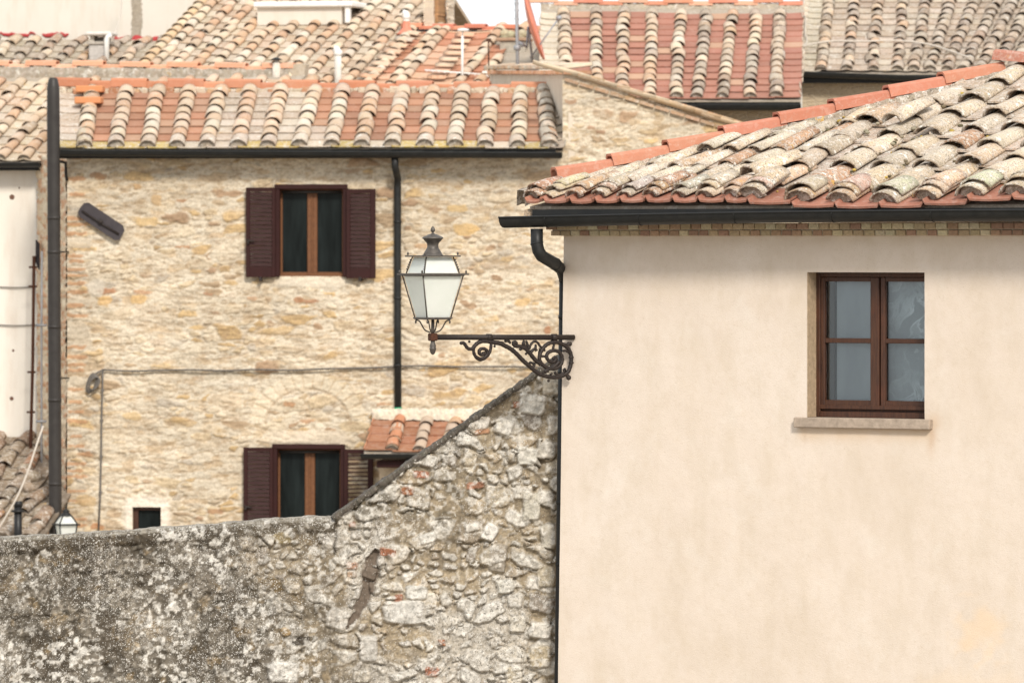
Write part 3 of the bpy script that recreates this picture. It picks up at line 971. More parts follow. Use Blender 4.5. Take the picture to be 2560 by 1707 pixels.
def sash(xa, xb, sl, sr, yoff, name="sash"):
    s = MB(); y0, y1 = yw + .004 + yoff, yw + .05
    s.box((xa, y0, zf0 + .001), (xa + sl, y1, zf1 - .001), bev=.004)
    s.box((xb - sr, y0, zf0 + .001), (xb, y1, zf1 - .001), bev=.004)
    s.box((xa + sl, y0 + .003, wz_(704)), (xb - sr, y1, zf1 - .001), bev=.003)
    s.box((xa + sl, y0 + .003, zf0 + .001), (xb - sr, y1, wz_(1001)), bev=.003)
    s.box((xa + sl, y0 + .003, zmid0), (xb - sr, y1, zmid1), bev=.003)
    s.build(name, M['wood_brown'], win)
    for za, zb2 in ((wz_(1001), zmid0), (zmid1, wz_(704))):
        gq = MB(); gq.box((xa + sl, yw + .028, za), (xb - sr, yw + .032, zb2)); gq.build("pane", M['glass'], win)
sash(wx_(2051.5), xm1, wx_(2061) - wx_(2051.5), xm1 - xm0, -.004)
sash(wx_(2200.5), fr1 - .031, wx_(2212) - wx_(2200.5), .03, 0)
mb = MB(); mb.box((xm1, yw + .03, zf0), (wx_(2200.5), yw + .05, zf1)); mb.build("sash_gap_shade", M['black'], win)  # black strip painted in for the shaded gap between the sashes
def curtain(xa, xb, za, zb2, y, mat):
    nx = 60; xs_ = np.linspace(xa, xb, nx); yy = y + .012 * np.sin(xs_ * 12) * .3 + .004 * np.sin(xs_ * 23 + 1)
    P = [(a, b, z) for z in (za, zb2) for a, b in zip(xs_, yy)] + [(a, b + .003, z) for z in (za, zb2) for a, b in zip(xs_, yy)]
    F = [(i, i + 1, nx + i + 1, nx + i) for i in range(nx - 1)] + [(2 * nx + i, 3 * nx + i, 3 * nx + i + 1, 2 * nx + i + 1) for i in range(nx - 1)]
    c_ = MB(); c_.add(P, F); c_.build("curtain", M[mat], win)
curtain(wx_(2079), xm1 - .004, oz0, oz1, yw + .075, 'curtain')
curtain(xm1 + .004, fr1 - .005, oz0, oz1, yw + .09, 'lace')
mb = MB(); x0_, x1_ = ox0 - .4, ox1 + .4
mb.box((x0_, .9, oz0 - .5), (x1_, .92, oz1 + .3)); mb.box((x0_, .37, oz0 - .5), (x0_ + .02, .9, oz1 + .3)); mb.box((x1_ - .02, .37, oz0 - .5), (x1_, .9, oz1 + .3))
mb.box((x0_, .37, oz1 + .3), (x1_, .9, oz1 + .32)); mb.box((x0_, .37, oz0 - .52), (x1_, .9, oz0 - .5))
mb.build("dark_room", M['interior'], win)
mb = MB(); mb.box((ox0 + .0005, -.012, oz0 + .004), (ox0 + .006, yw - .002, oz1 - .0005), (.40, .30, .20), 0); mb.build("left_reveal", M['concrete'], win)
mb = MB()
sa, sb = R.loc(1984, 1060, -.05), R.loc(2324, 1060, -.05)
nn = 24
zs0, zs1 = R.loc(2100, 1070, -.05).z, oz0
mb.box((sa.x, -.055, zs0), (sb.x, yw + .0, zs1 + .002), (.36, .29, .23), .2, bev=.005)
mb.build("sill", M['concrete'], win)

# ================================================================ WALL LANTERN ON ITS SCROLLED BRACKET
mount = R.world(R.loc(1437, 845, -.012))
LF = Fr(1437, mount.y, -28)
def LL(px, py, y=0): return LF.loc(px, py, y)
lamp = empty("wall_lantern", None, LF.o + Vector((0, 0, LL(1437, 845).z)), -LF.a,
             label="black iron lantern with frosted glass on a scrolled bracket at the plaster house corner", cat="street lamp")
OFF = Vector((0, 0, LL(1437, 845).z))
def B(mb, name, mat, par=None, **k):
    for i in range(len(mb.v)): mb.v[i] = mb.v[i] - np.array(OFF)
    return mb.build(name, M[mat], par or lamp, **k)
def cz(X, Y): return LL(960 + X / 3.5635, 540 + Y / 3.5635)      # from close-up pixels
mb = MB()
mb.tube([cz(470, 1079), cz(1692, 1081)], .0185, 14)
for X in (935, 1515):
    mb.tube([cz(X - 20, 1080), cz(X + 20, 1080)], .0235, 14)
    mb.tube([cz(X, 1100), cz(X, 1135)], .011, 8)
B(mb, "arm", 'iron')
mb = MB(); mb.lathe(cz(1700, 1081), [(.001, -.006), (.045, -.006), (.047, 0), (.03, .012), (.001, .014)], 16, axis=LF.inv(Vector((-.5, -.8, 0)))); 
def smooth(pts, it=2):
    P = [Vector(p) for p in pts]
    for _ in range(it):
        Q = [P[0]]
        for a, b in zip(P[:-1], P[1:]): Q += [a * .75 + b * .25, a * .25 + b * .75]
        Q.append(P[-1]); P = Q
    return P
def scroll(mb, pts, r0, r1=None, yo=0.0):
    P = smooth([cz(*p) + Vector((0, yo, 0)) for p in pts]); r1 = r1 or r0
    m = len(P)
    r0 *= 1.45; r1 *= 1.45
    mb.tube(P, [r0 + (r1 - r0) * (i / (m - 1)) + .0009 * math.sin(i * 1.9) for i in range(m)], 10)
k = 1 / 9.8
def dz(X, Y): return ((1260 + X * k - 960) * 3.5635, (820 + Y * k - 540) * 3.5635)   # tight close-up pixels -> cz pixels
mb = MB()
# main stem: from the left end, over the small spiral, down to the ring
scroll(mb, [(690, 1132), (712, 1128), (730, 1160), (752, 1184), (785, 1186), (806, 1158), (835, 1128), (880, 1112), (940, 1118), (1000, 1130), (1060, 1138)] , .0075, .011)
scroll(mb, [(960, 1122), (1040, 1133), dz(30, 440), dz(120, 480), dz(230, 560), dz(330, 650), dz(420, 750), dz(500, 830), dz(600, 910), dz(690, 990), dz(780, 1070), dz(850, 1120), dz(960, 1160), dz(1090, 1195), dz(1230, 1210), dz(1380, 1190), dz(1490, 1140), dz(1580, 1060), dz(1620, 960), dz(1640, 850), dz(1650, 740), dz(1640, 640), dz(1600, 540), dz(1540, 460), dz(1450, 400), dz(1330, 350), dz(1210, 340), dz(1100, 370), dz(1010, 430), dz(940, 510), dz(890, 610), dz(860, 720), dz(880, 820), dz(950, 910), dz(1040, 970), dz(1150, 1000), dz(1270, 990), dz(1370, 930), dz(1420, 840), dz(1430, 740), dz(1400, 640), dz(1330, 570), dz(1230, 545), dz(1120, 570), dz(1050, 630), dz(1040, 720), dz(1090, 800), dz(1170, 840), dz(1250, 810), dz(1270, 740), dz(1220, 710)], .0105, .0085)
# small spiral under the left strap
scroll(mb, [(955, 1130), (952, 1180), (935, 1230), (900, 1268), (855, 1285), (815, 1258), (795, 1205), (800, 1160), (822, 1135)], .0075)
scroll(mb, [(815, 1250), (850, 1275), (895, 1262), (922, 1225), (912, 1192), (880, 1178), (850, 1188), (842, 1215), (862, 1238), (888, 1228), (884, 1208)], .0075, .009, -.004)
# upper branch with leaves
scroll(mb, [dz(860, 850), dz(790, 810), dz(720, 730), dz(640, 620), dz(580, 550), dz(480, 470), dz(380, 440), dz(280, 450), dz(230, 400), dz(230, 350), dz(280, 340), dz(300, 380)], .0105, .008)
scroll(mb, [dz(620, 520), dz(640, 430), dz(700, 340), dz(780, 320), dz(840, 370), dz(880, 450), dz(940, 480)], .006, .006)
scroll(mb, [dz(650, 600), dz(700, 540), dz(770, 500), dz(780, 430), dz(760, 410)], .008, .005)
scroll(mb, [dz(560, 520), dz(500, 420), dz(470, 350), dz(500, 310)], .008, .006)
scroll(mb, [dz(600, 480), dz(570, 390), dz(540, 310)], .008, .005)
scroll(mb, [dz(1230, 330), dz(1220, 430), dz(1190, 540)], .006, .006)
scroll(mb, [dz(880, 690), dz(980, 690), dz(1060, 720)], .006, .006)
scroll(mb, [dz(1080, 1050), dz(980, 1080), dz(1060, 1010), dz(1220, 960), dz(1350, 820)], .008, .010)
scroll(mb, [dz(1240, 1070), dz(1270, 1130), dz(1350, 1160), dz(1440, 1120), dz(1480, 1040), dz(1450, 1010)], .006, .006)
scroll(mb, [dz(1440, 560), dz(1510, 550), dz(1590, 600)], .006, .006)
scroll(mb, [dz(20, 320), dz(100, 310), dz(150, 350), dz(130, 370)], .007, .006)
scroll(mb, [dz(790, 790), dz(880, 880), dz(900, 860)], .009, .008)
scroll(mb, [dz(700, 980), dz(750, 900), dz(740, 860), dz(640, 850), dz(620, 830)], .007, .005)
scroll(mb, [dz(1540, 420), dz(1600, 380)], .008, .010); scroll(mb, [dz(1520, 1140), dz(1580, 1200)], .008, .010)
def ball(mb, p, r): mb.lathe(p, [(r * math.sin(a), -r * math.cos(a)) for a in np.linspace(.12, math.pi - .12, 8)], 12)
for X, Y, r in ((1620, 390, .0145), (1585, 1215, .0175), (490, 830, .013), (1090, 1290, .010), (300, 370, .012), (400, 520, .010), (540, 630, .009), (460, 380, .009), (880, 890, .012), (640, 840, .008), (1210, 740, .012)):
    ball(mb, cz(*dz(X, Y)), r)
for X, Y, r in ((688, 1132, .012), (760, 1118, .009), (985, 1160, .009)): ball(mb, cz(X, Y), r)
for Y in (720, 850): mb.lathe(cz(*dz(1645, Y)), [(.012, -.008), (.018, -.006), (.018, .006), (.012, .008)], 12)
mb.lathe(cz(*dz(1645, 785)), [(.014, -.014), (.0125, 0), (.014, .014)], 12)
# acanthus leaf edges along the stems
for (X, Y, a) in ((180, 530, .3), (420, 520, .5), (560, 620, 1), (660, 720, 1), (760, 560, .2), (880, 560, 2), (860, 640, 2), (1000, 1180, .4), (900, 1130, .3), (1130, 1150, .4), (1300, 1230, .1), (700, 900, .6), (620, 870, .5), (990, 560, 1.9), (1480, 440, .5), (1500, 1050, 2)):
    p = cz(*dz(X, Y)); q = p + Vector((.022 * math.cos(a), 0, .022 * math.sin(a)))
    mb.tube([p, (p + q) / 2 + Vector((0, -.006, .006)), q], [.009, .007, .002], 8)
B(mb, "scrollwork", 'iron')
# hub, lower finial
ax = LL(1082, 845)
def zpy(py): return LL(1082, py).z
mb = MB(); mb.box((ax.x - .026, ax.y - .026, zpy(852)), (ax.x + .026, ax.y + .026, zpy(833)), bev=.006)
B(mb, "hub", 'rust')
def prof(pts): return [(max(.0005, r / 380.0), zpy(y)) for y, r in pts]
mb = MB(); mb.lathe((ax.x, ax.y, 0), prof([(887, 0), (885, 4), (881, 6.5), (874, 8), (872.5, 9), (871, 9), (869, 7.5), (864, 8.2), (859, 6.5), (855, 5), (852, 6)]), 18)
B(mb, "drop_finial", 'lantern_metal')
mb = MB(); mb.tube([(ax.x, ax.y, zpy(834)), (ax.x, ax.y, zpy(798))], [.013, .010], 12)
hb, hr = .176 / 2, .35 / 2
for sx_, sy_ in ((1, 1), (1, -1), (-1, 1), (-1, -1)):
    c0 = Vector((ax.x + sx_ * (hb - .004), ax.y + sy_ * (hb - .004), zpy(800)))
    P = [c0, c0 + Vector((-sx_ * .018, -sy_ * .018, -.004)), Vector((ax.x + sx_ * .055, ax.y + sy_ * .055, zpy(812))), Vector((ax.x + sx_ * .040, ax.y + sy_ * .040, zpy(826))), Vector((ax.x + sx_ * .012, ax.y + sy_ * .012, zpy(831)))]
    mb.tube(smooth(P), .0048, 8)
    mb.lathe((c0.x, c0.y, 0), [(.0008, zpy(809)), (.006, zpy(807)), (.0065, zpy(803)), (.003, zpy(801)), (.004, zpy(798))], 10)
B(mb, "legs", 'lantern_metal')
# glazed body
hT, hB_ = .345 / 2 - .022, .176 / 2
zr, zbm = zpy(688), zpy(795)
mb = MB()
def sqring(mb, h0, z0, h1, z1, t):
    for q in range(4):
        pass
def square(mb, h, z0, z1, h2=None):
    h2 = h2 or h
    P = [(ax.x + a * h, ax.y + b * h, z0) for a, b in ((-1, -1), (1, -1), (1, 1), (-1, 1))] + [(ax.x + a * h2, ax.y + b * h2, z1) for a, b in ((-1, -1), (1, -1), (1, 1), (-1, 1))]
    mb.add(P, [(3, 2, 1, 0), (4, 5, 6, 7), (0, 1, 5, 4), (1, 2, 6, 5), (2, 3, 7, 6), (3, 0, 4, 7)], smooth=False)
def ringsq(mb, ho, hi, z0, z1):
    for a, b, c, d in ((-ho, ho, -ho, -hi), (-ho, ho, hi, ho), (-ho, -hi, -hi, hi), (hi, ho, -hi, hi)):
        mb.box((ax.x + a, ax.y + c, z0), (ax.x + b, ax.y + d, z1))
ringsq(mb, .178, hT - .012, zpy(687.5), zpy(683.5))
ringsq(mb, hT + .006, hT - .02, zpy(690), zpy(687.6))
ringsq(mb, hB_ + .010, .02, zpy(796.5), zpy(793)); ringsq(mb, hB_ + .004, .02, zpy(798.5), zpy(796.6))
for a, b in ((-1, -1), (1, -1), (1, 1), (-1, 1)):
    mb.tube([(ax.x + a * hT, ax.y + b * hT, zr), (ax.x + a * hB_, ax.y + b * hB_, zbm)], .0052, 6)
# upper storey
hU, hV = .262 / 2, .2 / 2
for a, b in ((-1, -1), (1, -1), (1, 1), (-1, 1)):
    mb.tube([(ax.x + a * hU, ax.y + b * hU, zpy(683)), (ax.x + a * hV, ax.y + b * hV, zpy(642))], .0048, 6)
    for t_ in np.linspace(.25, .8, 5):
        h = hU + (hV - hU) * t_; z = zpy(683) + (zpy(642) - zpy(683)) * t_
        ball(mb, (ax.x + a * (h + .004), ax.y + b * (h + .004), z), .0065)
    for h, py in ((.172, 683.5), (.131, 638)):
        mb.lathe((ax.x + a * (h - .008), ax.y + b * (h - .008), 0), [(.0008, zpy(py - 8.5)), (.004, zpy(py - 7.5)), (.007, zpy(py - 4.5)), (.006, zpy(py - 2)), (.003, zpy(py))], 10)
ringsq(mb, .138, .075, zpy(642.3), zpy(638.5))
B(mb, "frame", 'lantern_metal')
mb = MB()
mb.lathe((ax.x, ax.y, 0), prof([(640, 27), (638, 27), (636, 24), (632, 22.5), (628, 20), (624, 17.5), (620, 15), (615, 14), (610, 14.5), (606, 17), (602, 21), (598, 24), (596.5, 27), (595, 27), (592, 24), (589, 17), (586, 11), (584.5, 5), (582, 2.5), (580.5, 3), (578, 5.5), (574, 6), (570, 4.5), (567, 2), (565, 0)]), 28)
B(mb, "chimney_cap", 'lantern_metal')
for q in range(4):
    a = q * math.pi / 2
    ca, sa_ = math.cos(a), math.sin(a)
    def pt(u, h, z): return (ax.x + ca * u - sa_ * h, ax.y + sa_ * u + ca * h, z)
    for (h0, z0, h1, z1) in ((hT - .006, zr - .001, hB_ - .005, zbm + .002), (hU - .005, zpy(682.8), hV - .005, zpy(642.8))):
        mb = MB()
        e = .003
        P = [pt(-h0 + e, -h0, z0), pt(h0 - e, -h0, z0), pt(h1 - e, -h1, z1), pt(-h1 + e, -h1, z1)]
        P2 = [pt(-h0 + e, -h0 + .003, z0), pt(h0 - e, -h0 + .003, z0), pt(h1 - e, -h1 + .003, z1), pt(-h1 + e, -h1 + .003, z1)]
        mb.add(P + P2, [(0, 1, 2, 3), (7, 6, 5, 4), (0, 4, 5, 1), (1, 5, 6, 2), (2, 6, 7, 3), (3, 7, 4, 0)], smooth=False)
        B(mb, "glass_pane", 'frost', fixn=True)
mb = MB(); mb.lathe((ax.x, ax.y, 0), [(.03, zbm + .003), (.03, zbm + .03), (.02, zbm + .035), (.02, zbm + .05)], 14)
B(mb, "lamp_holder", 'lantern_metal')
mb = MB(); mb.lathe((ax.x, ax.y, 0), [(.014, zbm + .051), (.02, zbm + .07), (.021, zbm + .11), (.012, zbm + .13), (.001, zbm + .133)], 14)
B(mb, "bulb", 'white')

# ================================================================ NEAR GARDEN WALL
GW = Fr(1393, 41.35, -4)
gwall = empty("garden_wall", GW, label="lichen covered rubble garden wall with sloping coping in the lower left foreground", cat="wall")
TOPX = [-60, 0, 200, 400, 560, 640, 700, 790, 836, 1400]
TOPY = [1353, 1347, 1336, 1323, 1311, 1304, 1298, 1295, 1297, 897]
res = .0072
xl, xr_ = GW.loc(-50, 1400).x, GW.loc(1399, 1400).x
zb, zt2 = GW.loc(0, 1830).z, GW.loc(1390, 885).z
X, Z = np.meshgrid(np.arange(xl, xr_ + res, res), np.arange(zb, zt2, res))
px, py = px_arrays(GW, X, 0 * X, Z)
topl = np.interp(px, TOPX, TOPY)
warp1, warp2 = fbm(X * 3.2, Z * 3.2, 1, 4) - .5, fbm(X * 3.2, Z * 3.2, 2, 4) - .5
wx2, wz2 = X + warp1 * .16 + (fbm(X * 14, Z * 14, 8, 3) - .5) * .035, Z + warp2 * .16 + (fbm(X * 14, Z * 14, 9, 3) - .5) * .035
zone = sstep(560, 930, px + (fbm(X * 2, Z * 2, 12, 3) - .5) * 420 + (py - 1450) * -.15)
a1, a2, aid, aid2 = worley(wx2 / .17, wz2 / .125, 40)
b1, b2, bid, bid2 = worley(wx2 / .078, wz2 / .058, 60)
ea, eb = a2 - a1, b2 - b1
bigm = (aid2 > .42)
bigs = sstep(.10, .30, ea) * bigm
sma = sstep(.14, .36, eb) * (~bigm | (ea < .10)) * (bid2 > .45)
stone = np.maximum(bigs, sma)
sid = np.where(bigs > sma, aid, bid)
lump = fbm(X * 7, Z * 7, 15, 4); fine = fbm(X * 28, Z * 28, 16, 4); vf = fbm(X * 90, Z * 90, 17, 2)
hgt = stone * (.014 + .022 * sid) * (.35 + .65 * zone) + (lump - .5) * .030 + (fine - .5) * .018 * (.6 + stone * .6) + (vf - .5) * .006
# left part: old render mostly hides the stones, with hollows
hollow = sstep(.60, .72, fbm(X * 5.5 + 3, Z * 6.5, 19, 4)) * (1 - zone)
hgt -= hollow * .02
# repair channel of brown mortar, crack
chx = np.interp(py, [1375, 1400, 1440, 1490, 1530, 1565], [942, 928, 925, 912, 893, 870])
chw = np.interp(py, [1372, 1390, 1440, 1500, 1545, 1572], [1, 16, 20, 14, 10, 1])
ch = sstep(1.25, .8, np.abs(px - chx + (fine - .5) * 18) / chw) * (py > 1370) * (py < 1573)
ch = ch * (1 - sstep(.28, .45, bigs * (np.abs(px - 925) < 16) * (np.abs(py - 1435) < 22)))
hgt = lerp(hgt, -.012 + (lump - .5) * .012, ch)
cr = np.exp(-((px - 838 - (fbm(py / 22, py * 0, 6, 2) - .5) * 16) / 3.2) ** 2) * (py < 1385) * (py > 1290)
hgt -= cr * .022
# rounded top edge, left part thicker rim
dtop = py - topl
left = (px < 838)
rim = sstep(34, 0, dtop) * left
hgt = lerp(hgt, .028 + (fine - .5) * .03 + (lump - .5) * .02, sstep(40, 26, dtop + (lump - .5) * 22) * left * .85)
hgt -= np.clip(1 - dtop / 9.0, 0, 1) ** 2 * .05 * left
# colours
def pal(sel, cols_):
    cols_ = np.array(cols_); i = np.clip((sel * len(cols_)).astype(int), 0, len(cols_) - 1); return cols_[i]
mort = lerp(np.array([.30, .245, .175]), np.array([.47, .395, .29]), fbm(X * 6, Z * 6, 23, 4)[..., None])
mort = lerp(mort, np.array([.22, .185, .14]), (sstep(.5, .75, fbm(X * 9, Z * 12, 24, 4)) * .7)[..., None])
stc = pal(sid, [(.58, .54, .48), (.50, .44, .35), (.62, .59, .54), (.34, .30, .26), (.46, .38, .28), (.55, .50, .43), (.40, .34, .27), (.60, .57, .52), (.45, .40, .33), (.56, .53, .48)])
stc = stc * (.72 + .56 * lump)[..., None]
Cr = lerp(mort, stc, stone[..., None])
gl_ = fbm(X * 4, Z * 4, 25, 5)
base = lerp(np.array([.115, .098, .078]), np.array([.25, .225, .19]), sstep(.3, .7, gl_)[..., None])
base = lerp(base, np.array([.055, .048, .038]), (sstep(.48, .62, fbm(X * 15, Z * 15, 26, 5)) * .7)[..., None])
base = lerp(base, np.array([.34, .24, .12]), (sstep(.62, .74, fbm(X * 9 + 9, Z * 10, 27, 4)) * .4)[..., None])
wl = sstep(.52, .70, fbm(X * 2.6, Z * 1.7, 28, 5)) * sstep(1340, 1420, py)
base = lerp(base, np.array([.40, .37, .33]), (wl * .25)[..., None])
Cl = lerp(base, base * 1.25 + .05, (stone * .6)[..., None])
Cc = lerp(Cl, Cr, zone[..., None])
# pale crust in the lower middle
cru = sstep(.46, .66, fbm(X * 3 + 5, Z * 3, 29, 5) + .25 * sstep(1330, 1600, py) * sstep(820, 960, px) * sstep(1350, 1230, px) - .08) * sstep(600, 850, px)
Cc = lerp(Cc, np.array([.56, .54, .51]), (cru * .55)[..., None])
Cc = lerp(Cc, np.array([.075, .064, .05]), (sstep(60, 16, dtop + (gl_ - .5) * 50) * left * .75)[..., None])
Cc = lerp(Cc, np.array([.36, .33, .28]), (sstep(9, 4, dtop) * left * .55)[..., None])  # sunlit strip along the top edge put into the colour
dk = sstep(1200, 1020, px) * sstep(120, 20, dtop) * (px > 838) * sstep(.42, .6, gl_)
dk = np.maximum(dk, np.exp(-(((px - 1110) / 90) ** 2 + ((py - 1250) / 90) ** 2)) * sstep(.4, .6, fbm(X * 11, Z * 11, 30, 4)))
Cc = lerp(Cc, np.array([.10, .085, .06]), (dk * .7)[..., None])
rp = np.exp(-(((px - 1010) / 66) ** 4 + ((py - 1318) / 36) ** 4))      # smooth beige render patch
hgt = lerp(hgt, .012 + (lump - .5) * .02 + (vf - .5) * .006, rp * .85)
Cc = lerp(Cc, mort * .85, (rp * .8)[..., None])
# joints between the stones coloured darker
jo = sstep(.0, .14, np.where(bigm, ea, eb)); jm = (1 - jo) * (.25 + .25 * zone) * sstep(.35, .6, gl_)
hgt = hgt * lerp(1.0, 1.2, zone)
Cc = lerp(Cc, np.array([.11, .09, .065]), (jm * .95)[..., None])
# single bricks and light stones seen in the photo
def patch(cx, cy, w, h, col, dh, rot=0.0, k=6):
    global Cc, hgt, WXg
    u = (px - cx) * math.cos(rot) + (py - cy) * math.sin(rot) + (fine - .5) * 9; v = -(px - cx) * math.sin(rot) + (py - cy) * math.cos(rot) + (lump - .5) * 9
    m = sstep(1.12, .88, (np.abs(u / w) ** k + np.abs(v / h) ** k) ** (1 / k))
    Cc = lerp(Cc, np.array(col) * (.75 + .5 * fine)[..., None], m[..., None]); hgt = lerp(hgt, hgt * .4 + dh, m)
for p in ((1052, 1186, 19, 9, (.36, .15, .09), .03, 0), (1018, 1226, 16, 9, (.34, .16, .09), .028, .1), (968, 1380, 19, 11, (.33, .14, .08), .03, .15), (1188, 1213, 22, 8, (.40, .20, .13), .022, -.1), (1205, 1080, 20, 7, (.42, .24, .15), .02, -.2), (1290, 1012, 9, 8, (.44, .22, .14), .02, 0),
          (880, 1308, 9, 7, (.36, .18, .12), .03, 0), (995, 1493, 11, 8, (.36, .17, .11), .025, 0), (1105, 1604, 10, 8, (.34, .15, .08), .03, 0), (1080, 1678, 16, 12, (.40, .18, .12), .02, .2), (880, 1415, 14, 9, (.44, .28, .21), .03, .1), (878, 1437, 12, 7, (.42, .29, .2), .03, 0),
          (1330, 1010, 32, 24, (.66, .64, .60), .045, .1), (1318, 1138, 26, 22, (.64, .62, .57), .042, .1), (1260, 1065, 22, 22, (.60, .57, .52), .04, .3), (1223, 1330, 17, 21, (.76, .74, .71), .05, .5), (1068, 1345, 20, 13, (.72, .70, .66), .04, -.3), (1180, 1317, 18, 10, (.62, .59, .54), .045, -.2),
          (1365, 1125, 24, 20, (.56, .53, .48), .045, 0), (1378, 955, 22, 30, (.62, .57, .49), .04, 0), (1328, 1265, 22, 34, (.60, .57, .50), .04, 0), (1350, 1573, 27, 20, (.70, .67, .62), .055, .15), (1293, 1560, 20, 20, (.64, .60, .53), .045, 0), (1263, 1465, 22, 17, (.66, .64, .59), .045, -.2),
          (1040, 1482, 28, 17, (.60, .59, .56), .04, 0), (1370, 1340, 19, 30, (.58, .54, .47), .045, 0), (1245, 1395, 20, 36, (.40, .36, .31), .045, .1), (1350, 1640, 26, 28, (.50, .43, .32), .05, 0), (925, 1432, 16, 15, (.52, .46, .37), .035, .3), (936, 1468, 13, 14, (.58, .55, .50), .035, 0),
          (1350, 1290, 0.1, 0.1, (.5, .5, .5), 0, 0), (1285, 1690, 20, 22, (.52, .46, .36), .045, 0), (1010, 1530, 50, 28, (.58, .565, .54), .035, 0), (1365, 1440, 22, 26, (.54, .48, .38), .04, 0), (905, 1690, 22, 14, (.50, .46, .40), .03, 0), (708, 1680, 38, 26, (.60, .585, .56), .04, 0),
          (705, 1345, 24, 15, (.30, .245, .15), .03, .2, 2), (680, 1462, 30, 17, (.17, .125, .07), .0, .3, 2), (712, 1578, 15, 10, (.40, .28, .14), .03, .3, 2), (752, 1600, 26, 12, (.07, .06, .05), -.01, 0), (845, 1545, 26, 26, (.54, .51, .47), .035, .3), (920, 1620, 22, 34, (.55, .53, .50), .035, 0)):
    patch(*p)
WXg = np.clip(lerp(.45 + 1.9 * (fbm(X * 4.5, Z * 3.6, 33, 5) - .40), .10 + .55 * stone * fbm(X * 6, Z * 6, 34, 3) + cru * .6, zone), 0, 1)
gr1 = fbm(X * 34, Z * 34, 71, 3); gr2 = fbm(X * 55, Z * 55, 72, 2); den = sstep(.40, .68, fbm(X * 3.4, Z * 2.6, 73, 5))
whit = sstep(.64 - .13 * den, .69 - .13 * den, gr1) * (.5 + .5 * den)
whit = np.maximum(whit * (1 - zone * .35), stone * zone * sstep(.47, .56, gr1) * .75)
Cc = lerp(Cc, np.array([.72, .70, .665]), (whit * .8)[..., None])
blk = sstep(.50, .42, gr2) * lerp(.85 - .45 * den, .16, zone)
blk = np.maximum(blk, sstep(.55, .65, fbm(X * 5, Z * 5, 74, 4)) * sstep(.56, .46, gr1) * (1 - zone) * .8)
blk = np.maximum(blk, sstep(.5, .62, fbm(X * 8, Z * 8, 75, 4)) * sstep(.55, .45, gr1) * zone * .30 * sstep(1560, 1300, py))
Cc = lerp(Cc, np.array([.065, .053, .040]), (blk * .8)[..., None])
hgt = hgt + (gr1 - .5) * .012
Cc = Cc * lerp(.92, .88, zone)[..., None] * np.array([1.02, 1.0, .96])
WXg = lerp(WXg, 0.0, ch * .9)
Cc = lerp(Cc, np.array([.15, .118, .092]) * (.9 + .2 * lump)[..., None], ch[..., None])
Cc = lerp(Cc, np.array([.05, .04, .03]), (cr * .8)[..., None])
soft = np.exp(-(((px - 150) / 170) ** 2 + ((py - 1640) / 130) ** 2)) + np.exp(-(((px - 400) / 70) ** 2 + ((py - 1640) / 60) ** 2))
WXg *= 1 - .45 * np.clip(soft, 0, 1)
keep = (dtop > -3)[:-1, :-1] & (dtop > -3)[1:, 1:]
bodyp = [(GW.loc(a, b).x, GW.loc(a, b).z - (.012 if a < 838 else .03)) for a, b in zip(TOPX[1:], TOPY[1:])]
mb = MB()
mb.prism([(xl, 0), (xr_ - .01, 0)] + [(min(x, xr_ - .01), z) for x, z in bodyp[::-1]] + [(xl, bodyp[0][1])], .035, .42, (.30, .27, .22), .8)
body = mb.build("wall_body", M['wall_near'], gwall)
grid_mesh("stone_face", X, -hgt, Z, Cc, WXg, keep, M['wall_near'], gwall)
# rough top of the low part
nx, ny = 420, 26
tx = np.linspace(GW.loc(-50, 1350).x, GW.loc(838, 1296).x, nx); ty = np.linspace(-.02, .44, ny)
TX, TY = np.meshgrid(tx, ty)
tpx = px_arrays(GW, TX, 0 * TX, 0 * TX + GW.loc(400, 1320).z)[0]
zt_line = np.array([GW.loc(p, np.interp(p, TOPX, TOPY)).z for p in tpx[0]])
TZ = np.tile(zt_line, (ny, 1)) + (fbm(TX * 9, TY * 9, 41, 4) - .5) * .03 - np.clip(-TY * 1.2, 0, 1) - .010 + .012 * np.sin(np.clip(TY / .42, 0, 1) * math.pi)
TC = lerp(np.array([.12, .105, .085]), np.array([.40, .365, .31]), fbm(TX * 14, TY * 14, 42, 4)[..., None])
grid_mesh("wall_top", TX, TY, TZ, TC, np.full(TX.shape, .6), np.ones((ny - 1, nx - 1), bool), M['wall_near'], gwall)
# sloping coping
ca_, cb_ = GW.loc(833, 1296, -.03), GW.loc(1401, 893, -.03)
mb = MB(); n = 260; D = (cb_ - ca_).normalized(); N = Vector((-D.z, 0, D.x))
P = []
prof_ = [(-.045, -.020), (-.045, .006), (-.038, .012), (.08, .013), (.18, .012), (.20, .006), (.20, -.02)]
for i in range(n + 1):
    p = ca_.lerp(cb_, i / n)
    for y, h in prof_:
        jit = (n1(i * .23, y * 40 + h * 90) - .5) * .012 + (n1(i * .9, y * 70 + h * 50) - .5) * .006
        P.append(p + N * (h + jit * .8 + .004) + Vector((0, y + .03 + jit, 0)))
m = len(prof_); F = [(i * m + k_, i * m + k_ + 1, (i + 1) * m + k_ + 1, (i + 1) * m + k_) for i in range(n) for k_ in range(m - 1)] + [tuple(range(m)), tuple(n * m + k_ for k_ in range(m))[::-1]]
F += [(i * m, (i + 1) * m, (i + 1) * m + m - 1, i * m + m - 1) for i in range(n)]
mb.add(P, F, np.array([jitc((.105, .092, .076), .35) for _ in P]), .12)
mb.build("coping", M['wall_near'], gwall)

